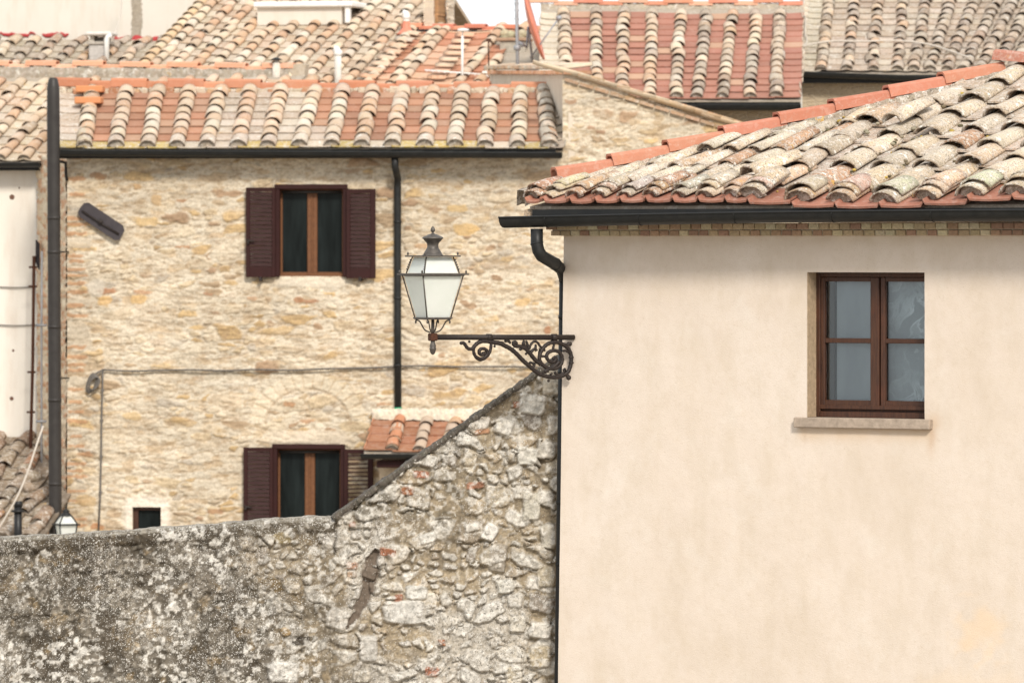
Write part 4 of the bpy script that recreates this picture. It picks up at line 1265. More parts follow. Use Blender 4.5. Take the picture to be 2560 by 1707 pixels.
# ================================================================ STONE HOUSE ACROSS THE LANE
H = Fr(168, 80.0, 5)
sh = empty("stone_house", H, label="cream rubble stone house with two pairs of maroon shutters and a thick corner pipe", cat="house")
res = .0145
x0, x1 = 0.0, H.loc(1920, 400).x
zb, ztp = H.loc(500, 1560).z, H.loc(1421, 150).z
X, Z = np.meshgrid(np.arange(x0, x1, res), np.arange(zb, ztp, res))
px, py = px_arrays(H, X, 0 * X, Z)
w1, w2 = fbm(X * 1.9, Z * 2.6, 51, 4) - .5, fbm(X * 1.9, Z * 2.6, 52, 4) - .5
wx3, wz3 = X + w1 * .3, Z + w2 * .13 + (fbm(X * 9, Z * 12, 53, 3) - .5) * .05
a1, a2, aid, aid2 = worley(wx3 / .40, wz3 / .15, 70)
b1, b2, bid, bid2 = worley(wx3 / .20, wz3 / .078, 90)
ea, eb = a2 - a1, b2 - b1
bigm = aid2 > .55
bigs = sstep(.08, .30, ea) * bigm; sma = sstep(.10, .34, eb) * (1 - bigm * sstep(.02, .08, ea))
stone = np.maximum(bigs, sma); sid = np.where(bigs > sma, aid, bid); sid2 = np.where(bigs > sma, aid2 * 7 % 1, bid2)
lump = fbm(X * 3.5, Z * 8.5, 54, 4); fine = fbm(X * 11, Z * 34, 55, 4)
cover = sstep(.34, .62, fbm(X * 1.6, Z * 3.2, 56, 4) + (sid2 - .5) * .7)     # pointing smeared over many stones
vis = stone * (1 - cover * .8)
joint = np.where(bigs > sma, sstep(.10, .02, ea), sstep(.14, .03, eb)) * (1 - cover)
c1_, c2_, cid, cid2 = worley((wx3 + .1) / .10, wz3 / .036, 110)
hgt = vis * (.008 + .030 * sid2) + (lump - .5) * .036 + (fine - .5) * .026 + sstep(.0, .3, c2_ - c1_) * .006 * cid2 + (fbm(X * 45, Z * 70, 59, 2) - .5) * .006
mort = lerp(np.array([.60, .515, .395]), np.array([.71, .645, .53]), fbm(X * 2.4, Z * 5, 57, 4)[..., None])
mort = lerp(mort, np.array([.52, .39, .25]), (sstep(.56, .74, fbm(X * 5, Z * 12, 58, 4)) * .75)[..., None])
stc = pal(sid, [(.62, .50, .34), (.52, .37, .20), (.66, .56, .42), (.57, .46, .31), (.44, .33, .22), (.60, .50, .37), (.50, .44, .36), (.58, .42, .23), (.64, .54, .40), (.42, .29, .19), (.55, .46, .34), (.61, .52, .39)])
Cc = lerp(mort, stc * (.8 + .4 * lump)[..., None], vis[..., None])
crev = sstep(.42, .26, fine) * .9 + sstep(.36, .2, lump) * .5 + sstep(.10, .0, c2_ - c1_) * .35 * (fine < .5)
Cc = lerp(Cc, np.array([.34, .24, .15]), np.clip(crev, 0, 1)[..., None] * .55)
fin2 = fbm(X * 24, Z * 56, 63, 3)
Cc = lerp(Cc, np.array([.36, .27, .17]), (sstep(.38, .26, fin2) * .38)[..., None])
Cc = Cc * (.93 + .14 * fin2)[..., None]
hgt = hgt + (fin2 - .5) * .008
Cc = lerp(Cc, np.array([.40, .30, .19]), (np.clip(joint * bigm, 0, 1) * .5 * sstep(.35, .6, lump))[..., None])
def patch2(cx, cy, w, h, col, dh=.01, k=6, wob=10, am=.80):
    global Cc, hgt
    u = px - cx + (lump - .5) * wob * 3.5; v = py - cy + (fine - .5) * wob * 1.6
    m = sstep(1.15, .85, (np.abs(u / w) ** k + np.abs(v / h) ** k) ** (1 / k)) * am
    Cc = lerp(Cc, np.array(col) * (.82 + .36 * fine)[..., None], m[..., None]); hgt = lerp(hgt, dh + (fine - .5) * .008, m * .8)
rb_ = random.Random(5)
# quoins at the left corner: thin bricks between pale blocks
y = 400
while y < 1330:
    if rb_.random() < .55: patch2(168 + 22, y, rb_.uniform(16, 32), 4.2, (.50, .28, .15), .016, wob=5)
    elif rb_.random() < .5: patch2(168 + 28, y + 4, rb_.uniform(20, 34), 11, (.57, .49, .38), .02, wob=6)
    y += rb_.uniform(11, 26)
for (a, b, w, h, c) in ((265, 728, 24, 6, (.42, .19, .09)), (355, 731, 20, 5, (.5, .29, .17)), (262, 752, 19, 13, (.60, .39, .17)), (342, 748, 21, 12, (.61, .41, .19)), (452, 502, 12, 4, (.38, .2, .1)), (460, 617, 20, 3.5, (.42, .22, .11)), (520, 735, 12, 4, (.46, .25, .14)),
                        (345, 466, 10, 7, (.5, .32, .16)), (395, 500, 14, 14, (.53, .36, .19)), (370, 554, 24, 11, (.60, .43, .22)), (248, 441, 12, 8, (.42, .26, .15)), (1165, 575, 30, 15, (.62, .42, .19)), (1140, 522, 25, 10, (.6, .42, .2)), (1305, 755, 20, 10, (.6, .41, .2)), (1365, 826, 9, 9, (.40, .19, .1)),
                        (720, 1010, 16, 6, (.42, .23, .12)), (770, 1053, 20, 4, (.44, .25, .14)), (965, 1010, 22, 4, (.44, .26, .15)), (1500, 330, 14, 5, (.36, .22, .14)), (1620, 330, 20, 6, (.48, .36, .22)), (1590, 305, 14, 8, (.5, .38, .25)), (1430, 255, 14, 5, (.42, .26, .16)), (1480, 320, 10, 5, (.4, .24, .15)),
                        (245, 1315, 14, 6, (.46, .22, .10)), (540, 1278, 20, 7, (.42, .24, .13)), (215, 1250, 24, 14, (.56, .40, .22)), (210, 1135, 22, 5, (.46, .26, .14)), (330, 1040, 22, 10, (.6, .44, .24)), (770, 752, 26, 5, (.44, .24, .14)), (745, 750, 10, 8, (.40, .2, .1)), (1060, 615, 26, 6, (.52, .34, .2)),
                        (240, 720, 18, 22, (.60, .54, .45)), (1180, 875, 60, 10, (.6, .48, .33)), (1040, 700, 16, 7, (.45, .3, .19)), (630, 745, 14, 5, (.5, .32, .2))):
    patch2(a, b, w, h, c, .02, 3, 6)
# (arch below)
# relieving arch over the lower window
th = np.arctan2(-(py - 1068), (px - 770) * 1.0); rr = np.hypot(px - 770, (py - 1068) * 1.12)
arch = sstep(106, 112, rr) * sstep(152, 146, rr) * (py < 1050)
vou = np.abs(((th * 15 / math.pi) % 1) - .5)
hgt = lerp(hgt, .014 + (fine - .5) * .02 - .016 * sstep(.40, .49, vou), arch * .7)
Cc = lerp(Cc, lerp(np.array([.74, .65, .50]), np.array([.55, .42, .28]), (sstep(.38, .48, vou) * .8)[..., None]), (arch * .6)[..., None])
ring_ = np.exp(-((rr - 107) / 3.5) ** 2) * (py < 1060)
hgt -= ring_ * .016; Cc = lerp(Cc, np.array([.40, .29, .19]), (ring_ * .4)[..., None])
# smooth stone lintels, sills and the small window's plaster surround
patch2(773, 1092, 100, 17, (.66, .57, .45), .022, 8, 5)
patch2(778, 705, 88, 14, (.66, .59, .48), .03, 6, 8, .85)
patch2(368, 1300, 55, 58, (.76, .69, .59), .030, 10, 4, .95)
Cc = Cc * np.array([.93, .915, .90]) * (1 - .10 * sstep(.55, .35, fbm(X * 1.1, Z * 1.6, 64, 3)))[..., None]
# outline of the wall top
TOPX2, TOPY2 = [0, 1404, 1405, 1421, 1552, 1798, 1950], [378, 378, 170, 186, 231, 310, 362]
tl = np.interp(px, TOPX2, TOPY2)
WIN = [(692, 862, 466, 692), (684, 857, 1116, 1345), (331, 404, 1266, 1345)]
def rect_local(w): return (H.loc(w[0], (w[2] + w[3]) / 2).x, H.loc(w[1], (w[2] + w[3]) / 2).x, H.loc((w[0] + w[1]) / 2, w[3]).z, H.loc((w[0] + w[1]) / 2, w[2]).z)
rects = [rect_local(w) for w in WIN]
keep = np.ones((X.shape[0] - 1, X.shape[1] - 1), bool)
xc, zc = (X[:-1, :-1] + X[1:, 1:]) / 2, (Z[:-1, :-1] + Z[1:, 1:]) / 2
for a, b, c, d in rects: keep &= ~((xc > a) & (xc < b) & (zc > c) & (zc < d))
keep &= (py > tl)[:-1, :-1]
xg = H.loc(1405, 380).x
kl = keep & (xc <= xg); kr = keep & (xc > xg)
mb = MB()
zt_ = H.loc(800, 380).z
wall_cells(mb, .003, xg, 0, zt_ , [(a, b, c, d) for a, b, c, d in rects], .03, .45, (.55, .45, .32), 0)
W_ = mb.build("wall", M['stone_far'], sh)
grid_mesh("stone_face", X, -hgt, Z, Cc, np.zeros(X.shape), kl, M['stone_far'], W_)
# left flank (runs back and to the left), back wall
LFk = [Vector((0.003, .03, 0)), H.inv(Vector(((95 - 1280) / FP * 81.7, 81.7, 0)) - H.o)]
mb = MB()
a, b = LFk; zf = H.loc(130, 385).z
nx, nz_ = 90, 420
u = np.linspace(0, 1, nx); zz = np.linspace(0, zf, nz_); U, ZZ = np.meshgrid(u, zz)
dirv = (b - a); ln = dirv.length; nrm = Vector((dirv.y, -dirv.x, 0)).normalized(); nrm = nrm if nrm.x < 0 else -nrm
hh = (fbm(U * ln * 3, ZZ * 7, 61, 4) - .5) * .05; f1, f2, i1, i2 = worley(U * ln / .22 + fbm(U * 9, ZZ * 4, 66, 3), ZZ / .07, 62)
st = sstep(.06, .22, f2 - f1)
cc_ = lerp(np.array([.68, .58, .44]), pal(i1, [(.50, .27, .15), (.62, .50, .36), (.55, .32, .19), (.66, .56, .42), (.48, .25, .14), (.60, .46, .31)]), (st * .85)[..., None])
hh = hh + st * .02
GX = a.x + dirv.x * U + nrm.x * hh; GY = a.y + dirv.y * U + nrm.y * hh
grid_mesh("side_stone_face", GX, GY, ZZ, cc_, np.zeros(U.shape), np.ones((nz_ - 1, nx - 1), bool), M['stone_far'], W_)
mb = MB()
for p, q in ((Vector((.05, .3, 0)), b - nrm * .06),):
    P = [(p.x, p.y, 0), (q.x, q.y, 0), (q.x + .3, q.y, 0), (p.x + .3, p.y, 0)]
    P = P + [(x_, y_, zf) for x_, y_, _ in P]
    mb.add(P, [(0, 1, 2, 3), (7, 6, 5, 4), (0, 4, 5, 1), (1, 5, 6, 2), (2, 6, 7, 3), (3, 7, 4, 0)], (.6, .5, .36), 0, smooth=False)
mb.box((.0, 6.2, 0), (xg, 6.5, zt_), (.6, .5, .36)); mb.box((xg - .5, .45, 0), (xg - .2, 6.2, zt_), (.6, .5, .36))
mb.build("rear_wall", M['stone_far'], sh)
# roof
ye = -.34; tp = .30; ze = H.loc(760, 373, ye).z
base_px = [211, 289, 368, 443, 516, 594, 669, 748, 828, 903, 979, 1061, 1136, 1212, 1294, 1375]
top_px = [229, 317, 395, 474, 553, 627, 705, 787, 858, 934, 1010, 1084, 1158, 1231, 1300, 1359]
rt = H.slope(760, 222, ye, ze, tp); T = rt.y - ye
print("stone house roof depth", T)
cols = [(H.loc(145, 365, ye).x - .03, H.slope(150, 225, ye, ze, tp).x, .01)]
for a, b in zip(base_px, top_px):
    cols.append((H.loc(a, 365, ye).x, H.slope(b, 225, ye, ze, tp).x, .114))
cols.append((H.loc(1412, 365, ye).x, H.slope(1395, 225, ye, ze, tp).x, .01))
def ccH(i, j):
    if j <= 0: return jitc(RNG.choice(WEATH), .1), .9
    return jitc(RNG.choice(CREAM), .14), .55
def pcH(i, j):
    if j == 0: return (jitc((.46, .34, .10), .2) if RNG.random() < .4 else jitc((.56, .47, .37), .12)), 1.0
    if i == 0: return jitc(RNG.choice(WEATH), .1), .95
    if i in (5, 6, 7) or (i == 8 and j < 3): return jitc(RNG.choice(WEATH), .12), .8
    return jitc(RNG.choice(REDS), .10), .10
mb = MB()
def insH(x, t): return t < T - .50
cin = cols[1:-1]
tile_roof(mb, cin, ye, ze, tp, T, e=.335, L=.42, inside=insH, cc=ccH, pc=lambda i, j: pcH(i + 1, j), seed=31, dish=.008, lip=.01, jit=.85, sag=.015, seg=8, pitch=-.032, tap=.87)
tile_roof(mb, [cols[0], cols[1]], ye, ze, tp, T, e=.335, inside=insH, cc=lambda i, j: ((.5, .42, .3), .9), pc=lambda i, j: pcH(0, j), seed=32, seg=4, plug=False)
tile_roof(mb, [cols[-2], cols[-1]], ye, ze, tp, T, e=.335, inside=insH, cc=lambda i, j: ((.4, .36, .3), .5), pc=lambda i, j: (jitc((.33, .28, .22)), .5), seed=33, seg=4, plug=False)
slab(mb, [(cols[0][0] - .02, .08), (cols[-1][0] - .12, .08), (cols[-1][1], T), (cols[0][1], T)], ye, ze, tp)
zr_ = ze + T * tp
P = [(cols[0][1] - .05, ye + T, zr_ - .02), (cols[-1][1] + .1, ye + T, zr_ - .02), (cols[-1][1] + .1, ye + T + 3.6, zr_ - 1.1), (cols[0][1] - .05, ye + T + 3.6, zr_ - 1.1)]
mb.add(P + [(a, b, c - .07) for a, b, c in P], [(0, 1, 2, 3), (7, 6, 5, 4), (0, 4, 5, 1), (1, 5, 6, 2), (2, 6, 7, 3), (3, 7, 4, 0)], (.45, .33, .22), .6, smooth=False)
# flat tiles laid across at the left, and stones wedged under the ridge
for (a, b, y0_, w) in ((193, 260, 229, 0), (190, 256, 257, 0)):
    q0, q1 = H.slope(a, y0_ + 14, ye, ze, tp), H.slope(b, y0_ + 14, ye, ze, tp)
    mb.box((q0.x, q0.y - .15, q0.z + .06), (q1.x, q1.y + .12, q0.z + .15), (.56, .24, .11), .05, bev=.012)
for i in range(46):
    x_ = cols[0][1] + .05 + (cols[-1][1] - cols[0][1]) * (i + RNG.random() * .6) / 46
    s_ = RNG.uniform(.06, .17)
    mb.box((x_, ye + T - .22 - RNG.uniform(0, .05), zr_ - .10), (x_ + s_, ye + T - .02, zr_ - .005 + RNG.uniform(-.02, .03)), jitc(RNG.choice([(.52, .34, .2), (.50, .42, .32), (.42, .20, .11), (.56, .47, .36)]), .1), .6, jit=.012, bev=.01)
bumpy_strip(mb, (cols[0][1], ye + T - .02, zr_ - .08), (cols[-1][1], ye + T - .02, zr_ - .08), .16, -.05, .09, (.42, .35, .26), 90, .6, .02)
roofH = mb.build("roof", M['tile'], sh)
qa, qb = H.loc(148, 206, ye + T), H.loc(1360, 218, ye + T)
cap_row(roofH, (qa + Vector((0, 0, -.02)), qb + Vector((0, 0, -.02))), 17, .125, .082, zig=.018, over=.05, wx=.06)
# gutter and pipes
yg = ye - .06
gH = gutter(sh, (H.loc(133, 378, yg).x, yg, H.loc(133, 377, yg).z), (H.loc(1405, 381, yg).x, yg, H.loc(1405, 383, yg).z), .072, 'metal_dark', lip=.009, hangers=0)
mb = MB(); mb.box((cols[0][0], ye + .06, ze - .12), (cols[-1][0] - .12, ye + .08, ze - .005)); mb.build("fascia", M['metal_dark'], sh)
mb = MB()
yp_ = -.17
mb.lathe((0, 0, 0), [(.001, 0), (.09, 0)], 4) if False else None
c_ = H.loc(137, 800, yp_); zt1 = H.loc(133, 205, yp_).z
cx0 = H.loc(133, 215, yp_).x; cx1 = H.loc(138.5, 1330, yp_).x; zz1 = H.loc(137, 1330, yp_).z
def cxz(z): return cx0 + (cx1 - cx0) * (zt1 - z) / (zt1 - zz1)
yp_ = -.47
cx0 = H.loc(133, 215, yp_).x; cx1 = H.loc(138.5, 1330, yp_).x
path = [(cxz(z), yp_, z) for z in (zt1 + .045, zt1 + .02, zt1 - .06, zt1 - .08, zt1 - .3)] 
mb.tube(path + [(cxz(z), yp_, z) for z in np.linspace(zt1 - .5, .05, 8)], [.045, .062, .078, .082, .085] + [.086] * 8, 18)
for py_ in (545, 630, 817, 1000, 1209):
    z = H.loc(135, py_, yp_).z; mb.tube([(cxz(z), yp_, z - .02), (cxz(z), yp_, z + .02)], .091, 18)
fl = mb.build("corner_pipe", M['metal_brown'], sh)
for py_ in (630, 946, 1290):
    z = H.loc(135, py_, yp_).z; b_ = MB(); b_.tube([(cxz(z) + .05, yp_ + .07, z), (cxz(z) + .12, -.03, z)], .012, 6); b_.build("pipe_clip", M['metal_brown'], fl)
mb = MB(); ydp = -.07
mb.tube([H.loc(987, 392, ye), H.loc(988, 418, ye), H.loc(991, 432, ye + .08), H.loc(994, 446, ydp - .02), H.loc(994, 470, ydp), H.loc(994, 800, ydp), H.loc(995, 1020, ydp)], .047, 12)
for py_ in (555, 745, 913): 
    z = H.loc(994, py_, ydp); mb.tube([z - Vector((0, 0, .015)), z + Vector((0, 0, .015))], .055, 12)
dpH = mb.build("downpipe", M['metal_dark'], sh)
mb = MB(); mb.tube([H.loc(995, 1018, ydp), H.loc(995, 1034, ydp)], .05, 12); mb.build("pipe_end", M['green'], dpH)
mb = MB(); mb.tube([H.loc(152, 404, -.2), H.loc(164, 407, -.1), H.loc(165, 440, -.04), H.loc(168, 452, -.03)], .02, 8); mb.build("iron_hook", M['metal_dark'], sh)

# shuttered windows
def shut_window(rect, dpx, dpy, name="window", label=None, open_right=False):
    w = empty(name, None, (0, 0, 0), label=label); w.parent = sh
    def q(px_, py_, y): return H.loc(px_ + dpx, py_ + dpy, y)
    a, b, c, d = rect
    sc_bot = c
    mb = MB()
    yf0, yf1 = -.075, .02
    xo0, xo1 = q(686, 560, yf0).x, q(868, 560, yf0).x; xi0, xi1 = q(699, 560, yf0).x, q(857, 560, yf0).x
    zo = q(780, 461, yf0).z; zi = q(780, 473, yf0).z
    mb.box((xo0, yf0, zi), (xo1, yf1, zo), bev=.006)
    mb.box((xo0, yf0, c + .0), (xi0, yf1, zi - .001), bev=.006); mb.box((xi1, yf0, c + .0), (xo1, yf1, zi - .001), bev=.006)
    mb.build("outer_frame", M['shutter'], w)
    mb = MB(); mb.tube([q(704, 480, .03), q(854, 480, .03)], .018, 8); mb.build("blind_rail", M['metal_brown'], w)
    yw_ = .10
    mb = MB()
    zb0 = c + .002
    zb1 = q(780, 680, yw_).z if dpy == 0 else c + .03
    zt0 = q(780, 482, yw_).z
    L0, L1 = q(700, 560, yw_).x, q(706.5, 560, yw_).x; R0, R1 = q(855, 560, yw_).x, q(864, 560, yw_).x
    m0, m1 = q(768, 560, yw_).x, q(793.5, 560, yw_).x; mm = (m0 + m1) / 2
    mb.box((a, yw_, zb0), (L1, yw_ + .05, d - .002)); mb.box((R0, yw_, zb0), (b, yw_ + .05, d - .002))
    mb.box((m0, yw_ - .01, zb0), (mm - .006, yw_ + .05, zt0), bev=.008); mb.box((mm + .006, yw_ - .01, zb0), (m1, yw_ + .05, zt0), bev=.008)
    mb.box((mm - .012, yw_ - .02, zb0), (mm + .012, yw_ - .004, zt0), bev=.004)
    mb.box((L1, yw_ + .002, zt0), (R0, yw_ + .05, d - .002))
    mb.box((L1, yw_ + .002, zb0), (m0, yw_ + .05, zb1)); mb.box((m1, yw_ + .002, zb0), (R0, yw_ + .05, zb1))
    if dpy == 0: mb.box((a + .01, yw_ - .10, c + .001), (b - .01, yw_, q(780, 684, yw_ - .1).z), bev=.006)
    mb.build("sash", M['wood_orange'], w)
    for xa, xb in ((L1, m0), (m1, R0)):
        g_ = MB(); g_.box((xa, yw_ + .02, zb1), (xb, yw_ + .026, zt0)); g_.build("pane", M['glass_dark'], w)
    # two louvred shutters folded back on the wall
    for side, (s0, s1, t0, t1_) in (("l", (614.5, 688, 469, 693)), ("r", (865.5, 938.5, 473, 696))):
        y0, y1 = -.115, -.075
        X0, X1 = q(s0, 560, y0).x, q(s1, 560, y0).x; z1 = q(650, t0, y0).z; z0 = q(650, t1_, y0).z if dpy == 0 else q(650, t1_, y0).z
        st = .055; m = MB(); ex = .07 if side == "r" else .045
        m.box((X0, y0, z0), (X0 + st, y1, z1), bev=.005); m.box((X1 - ex, y0, z0), (X1, y1, z1), bev=.005)
        m.box((X0 + st, y0 + .002, z1 - .055), (X1 - ex, y1 - .002, z1 - .001)); zlow = z0 + (.14 if dpy == 0 else .14)
        m.box((X0 + st, y0 + .002, z0 + .001), (X1 - ex, y1 - .002, zlow))
        sm = m.build("shutter", M['shutter'], w)
        nsl = 18; sl = MB(); za, zb_ = zlow, z1 - .055
        tilt = .016 if not (open_right and side == "r") else .004
        for k_ in range(nsl):
            zc_ = za + (k_ + .5) * (zb_ - za) / nsl; hh_ = (zb_ - za) / nsl * .40 if not (open_right and side == "r") else .008
            P = [(X0 + st, y0 + .006, zc_ - hh_), (X1 - ex, y0 + .006, zc_ - hh_), (X1 - ex, y0 + .006 + tilt, zc_ + hh_), (X0 + st, y0 + .006 + tilt, zc_ + hh_)]
            P += [(x_, y_ + .009, z_) for x_, y_, z_ in P]
            sl.add(P, [(0, 1, 2, 3), (7, 6, 5, 4), (0, 4, 5, 1), (1, 5, 6, 2), (2, 6, 7, 3), (3, 7, 4, 0)], smooth=False)
        sl.build("louvres", M['shutter'], sm)
        if side == "l":
            h_ = MB(); p = q(622, 602 if dpy == 0 else 618, y0 - .015); h_.tube([p + Vector((-.02, 0, .02)), p, p + Vector((.07, -.01, -.005))], .012, 6)
            h_.tube([p + Vector((-.012, 0, .0)), p + Vector((-.008, 0, -.05))], .014, 6); h_.build("latch", M['iron'], sm)
        if dpy == 0:
            h_ = MB(); p = q(651 if side == "l" else 900, 698, -.1); h_.box(p + Vector((-.02, -.02, -.03)), p + Vector((.02, .08, .03)), bev=.006); h_.build("shutter_dog", M['iron'], sm)
shut_window(rects[0], 0, 0, label="upper window with both maroon shutters in full view")
shut_window(rects[1], -6, 649, label="lower window whose foot is hidden by the garden wall", open_right=True)
a, b, c, d = rects[2]
w = empty("window", None, (0, 0, 0), label="small square window in a pale plaster surround"); w.parent = sh
mb = MB()
mb.box((a, .06, c), (a + .07, .12, d), bev=.005); mb.box((b - .025, .06, c), (b, .12, d), bev=.005); mb.box((a + .07, .062, d - .05), (b - .025, .12, d)); mb.box((a + .07, .062, c), (b - .025, .12, c + .05))
mb.build("frame", M['wood_brown'], w)
mb = MB(); mb.box((a + .07, .09, c + .05), (b - .025, .096, d - .05)); mb.build("pane", M['glass_dark'], w)
# anchor plates of the tie rods
def plate(pts, y, th_, mat, name, extra=None):
    m = MB(); P = [H.loc(p[0], p[1], y) for p in pts]
    m.prism([(v.x, v.z) for v in P], y, y + th_); return m.build(name, M[mat], sh)
f5 = lambda X_, Y_: (X_ / 3.672, 400 + Y_ / 3.672)
pl = plate([f5(*p) for p in ((712, 482), (735, 440), (770, 396), (812, 392), (1128, 602), (1140, 650), (1095, 735), (1055, 738), (735, 528))], -.085, .03, 'plate', "anchor_plate")
mb = MB(); mb.tube([H.loc(*f5(752, 468), -.095), H.loc(*f5(925, 580), -.105), H.loc(*f5(1092, 682), -.095)], .014, 8)
mb.lathe(H.loc(*f5(925, 568), -.10), [(.001, 0), (.03, 0), (.03, .03), (.018, .035), (.001, .035)], 12, axis=(0, -1, 0))
mb.build("tie_bolt", M['iron'], pl)
mb = MB(); p = b_
q0 = H.loc(92, 600, 1.35); 
mb.add([(q0.x, q0.y, q0.z), (q0.x + .05, q0.y - .05, q0.z - .05), (q0.x + .05, q0.y - .05, q0.z - .40), (q0.x, q0.y, q0.z - .3), (q0.x - .02, q0.y + .02, q0.z), (q0.x + .03, q0.y - .03, q0.z - .05), (q0.x + .03, q0.y - .03, q0.z - .40), (q0.x - .02, q0.y + .02, q0.z - .3)],
       [(0, 1, 2, 3), (7, 6, 5, 4), (0, 4, 5, 1), (1, 5, 6, 2), (2, 6, 7, 3), (3, 7, 4, 0)], smooth=False)
mb.build("side_anchor_plate", M['plate'], sh)
# porch
po = empty("porch", None, (0, 0, 0)); po.parent = sh
yP = -1.15; zeP = H.loc(960, 1128, yP).z; tpP = .36; TP = 1.10
xa_, xb_ = H.loc(912, 1131, yP).x, H.loc(1190, 1131, yP).x
mb = MB()
pc_px = [(1003 - 16, 1016 - 12), (1054, 1074), (1124, 1146)]
pcs = [(H.loc(980, 1125, yP).x, H.loc(1001, 1040, -.05).x, .09), (H.loc(1048, 1125, yP).x, H.loc(1071, 1040, -.05).x, .09), (H.loc(1116, 1125, yP).x, H.loc(1142, 1040, -.05).x, .09), (H.loc(1186, 1125, yP).x, H.loc(1208, 1040, -.05).x, .09)]
first = (H.loc(913, 1128, yP).x - .02, H.loc(936, 1040, -.05).x, .01)
tile_roof(mb, pcs, yP, zeP, tpP, TP, e=.27, L=.34, cc=lambda i, j: (jitc(RNG.choice([(.50, .32, .20), (.54, .42, .30), (.42, .23, .13), (.50, .39, .30)]), .1), .25), pc=lambda i, j: (jitc((.33, .15, .085), .12), .2), seed=44, dish=.006, lip=.008)
tile_roof(mb, [first, pcs[0]], yP, zeP, tpP, TP, e=.27, L=.34, cc=lambda i, j: ((.5, .22, .12), .2), pc=lambda i, j: (jitc((.33, .15, .085), .12), .2), seed=45, dish=.004, lip=.006, seg=4, plug=False)
slab(mb, [(first[0], .03), (xb_, .03), (xb_, TP), (first[1], TP)], yP, zeP, tpP)
pr = mb.build("porch_roof", M['tile'], po)
mb = MB()
bumpy_strip(mb, (first[1] - .02, -.07, zeP + TP * tpP), (xb_ + .1, -.07, zeP + TP * tpP), .09, -.02, .13, (.62, .55, .44), 40, 0, .025)
mb.build("mortar_fillet", M['mortar'], pr)
gP = gutter(po, (H.loc(903, 1135, yP - .05).x, yP - .05, H.loc(903, 1135, yP - .05).z), (xb_, yP - .05, H.loc(903, 1135, yP - .05).z), .062, 'metal_dark', lip=.008)
mb = MB(); zz_ = H.loc(960, 1150, yP).z
mb.box((H.loc(940, 1150, yP).x, yP + .05, zz_ - .10), (H.loc(1020, 1150, yP).x, .0, zz_ - .01), bev=.01)
mb.build("beam", M['shutter'], po)
mb = MB(); mb.tube([H.loc(1021, 1148, yP - .05), H.loc(1021, 1250, yP - .05)], .04, 10); mb.build("downpipe", M['metal_dark'], po)
mb = MB(); mb.box((H.loc(1030, 1150, -.9).x, -.9, 0), (xb_ - .05, .0, zz_ - .11), (.62, .52, .38)); mb.box((H.loc(948, 1150, -.6).x, -.6, 0), (H.loc(1030, 1150, -.9).x - .002, -.02, zz_ - .105), (.58, .47, .34))
mb.build("porch_wall", M['stone_far'], po)

# ================================================================ GABLE HOUSE (right continuation)
gh = empty("gable_house", H, label="taller rubble stone house whose tiled gable edge slopes down behind the near hip", cat="house")
mb = MB()
wtop = [(H.loc(1421, 188).x, H.loc(1421, 190).z), (H.loc(1552, 231).x, H.loc(1552, 233).z), (H.loc(1798, 310).x, H.loc(1798, 312).z), (H.loc(1918, 355).x, H.loc(1918, 357).z)]
mb.prism([(xg + .01, 0), (wtop[-1][0], 0)] + wtop[::-1] + [(xg + .01, wtop[0][1])], .03, .4, (.6, .5, .36), 0)
Wg = mb.build("wall", M['stone_far'], gh)
grid_mesh("stone_face", X, -hgt, Z, Cc, np.zeros(X.shape), kr, M['stone_far'], Wg)
mb = MB()   # plastered flank running back to the left
fa = H.loc(1421, 190, -.01); fb = H.inv(Vector(((1224 - 1280) / FP * 89, 89, 0)) - H.o)
ztf = H.loc(1421, 178).z; ztb = CAMZ + (HZ - 178) / FP * 89 
P = [(fa.x, fa.y, 0), (fb.x, fb.y, 0), (fb.x + .3, fb.y + .1, 0), (fa.x + .3, fa.y + .05, 0)] + [(fa.x, fa.y, ztf), (fb.x, fb.y, ztb), (fb.x + .3, fb.y + .1, ztb), (fa.x + .3, fa.y + .05, ztf)]
mb.add(P, [(0, 1, 2, 3), (7, 6, 5, 4), (0, 4, 5, 1), (1, 5, 6, 2), (2, 6, 7, 3), (3, 7, 4, 0)], smooth=False)
mb.build("side_wall", M['plaster_old'], gh)
mb = MB()
ap = H.loc(1416, 172, -.05); e1 = H.loc(1870, 310, -.05)
dsl = (e1 - ap)
# roof body behind the verge
zz0 = ap.z - .02; P = [(ap.x, -.02, zz0 - .06), (e1.x + .4, -.02, e1.z - .08 - .12), (e1.x + .4, 5.5, e1.z - .20), (ap.x + .1, 5.5, zz0 - .06)]
mb.add(P + [(a_, b_2, c_ + .05) for a_, b_2, c_ in P], [(3, 2, 1, 0), (4, 5, 6, 7), (0, 1, 5, 4), (1, 2, 6, 5), (2, 3, 7, 6), (3, 0, 4, 7)], (.45, .33, .22), .6, smooth=False)
nv = 14; Dv = dsl.normalized(); Nv = Vector((-Dv.z, 0, Dv.x)); Sv = Vector((0, 1, 0))
for i in range(nv):
    p = ap + dsl * (1 - i / nv) - dsl * 0
    c, w_ = jitc(RNG.choice([(.62, .46, .31), (.60, .42, .26), (.64, .52, .38)]), .1), .35
    d2 = (-Dv - Nv * .03).normalized(); n2 = Sv.cross(d2); 
    coppo(mb, p + Vector((0, .02, .01 + RNG.uniform(-.01, .01))), -Sv, d2, (-Sv).cross(d2), .62, .085, .07, .014, c, w_)
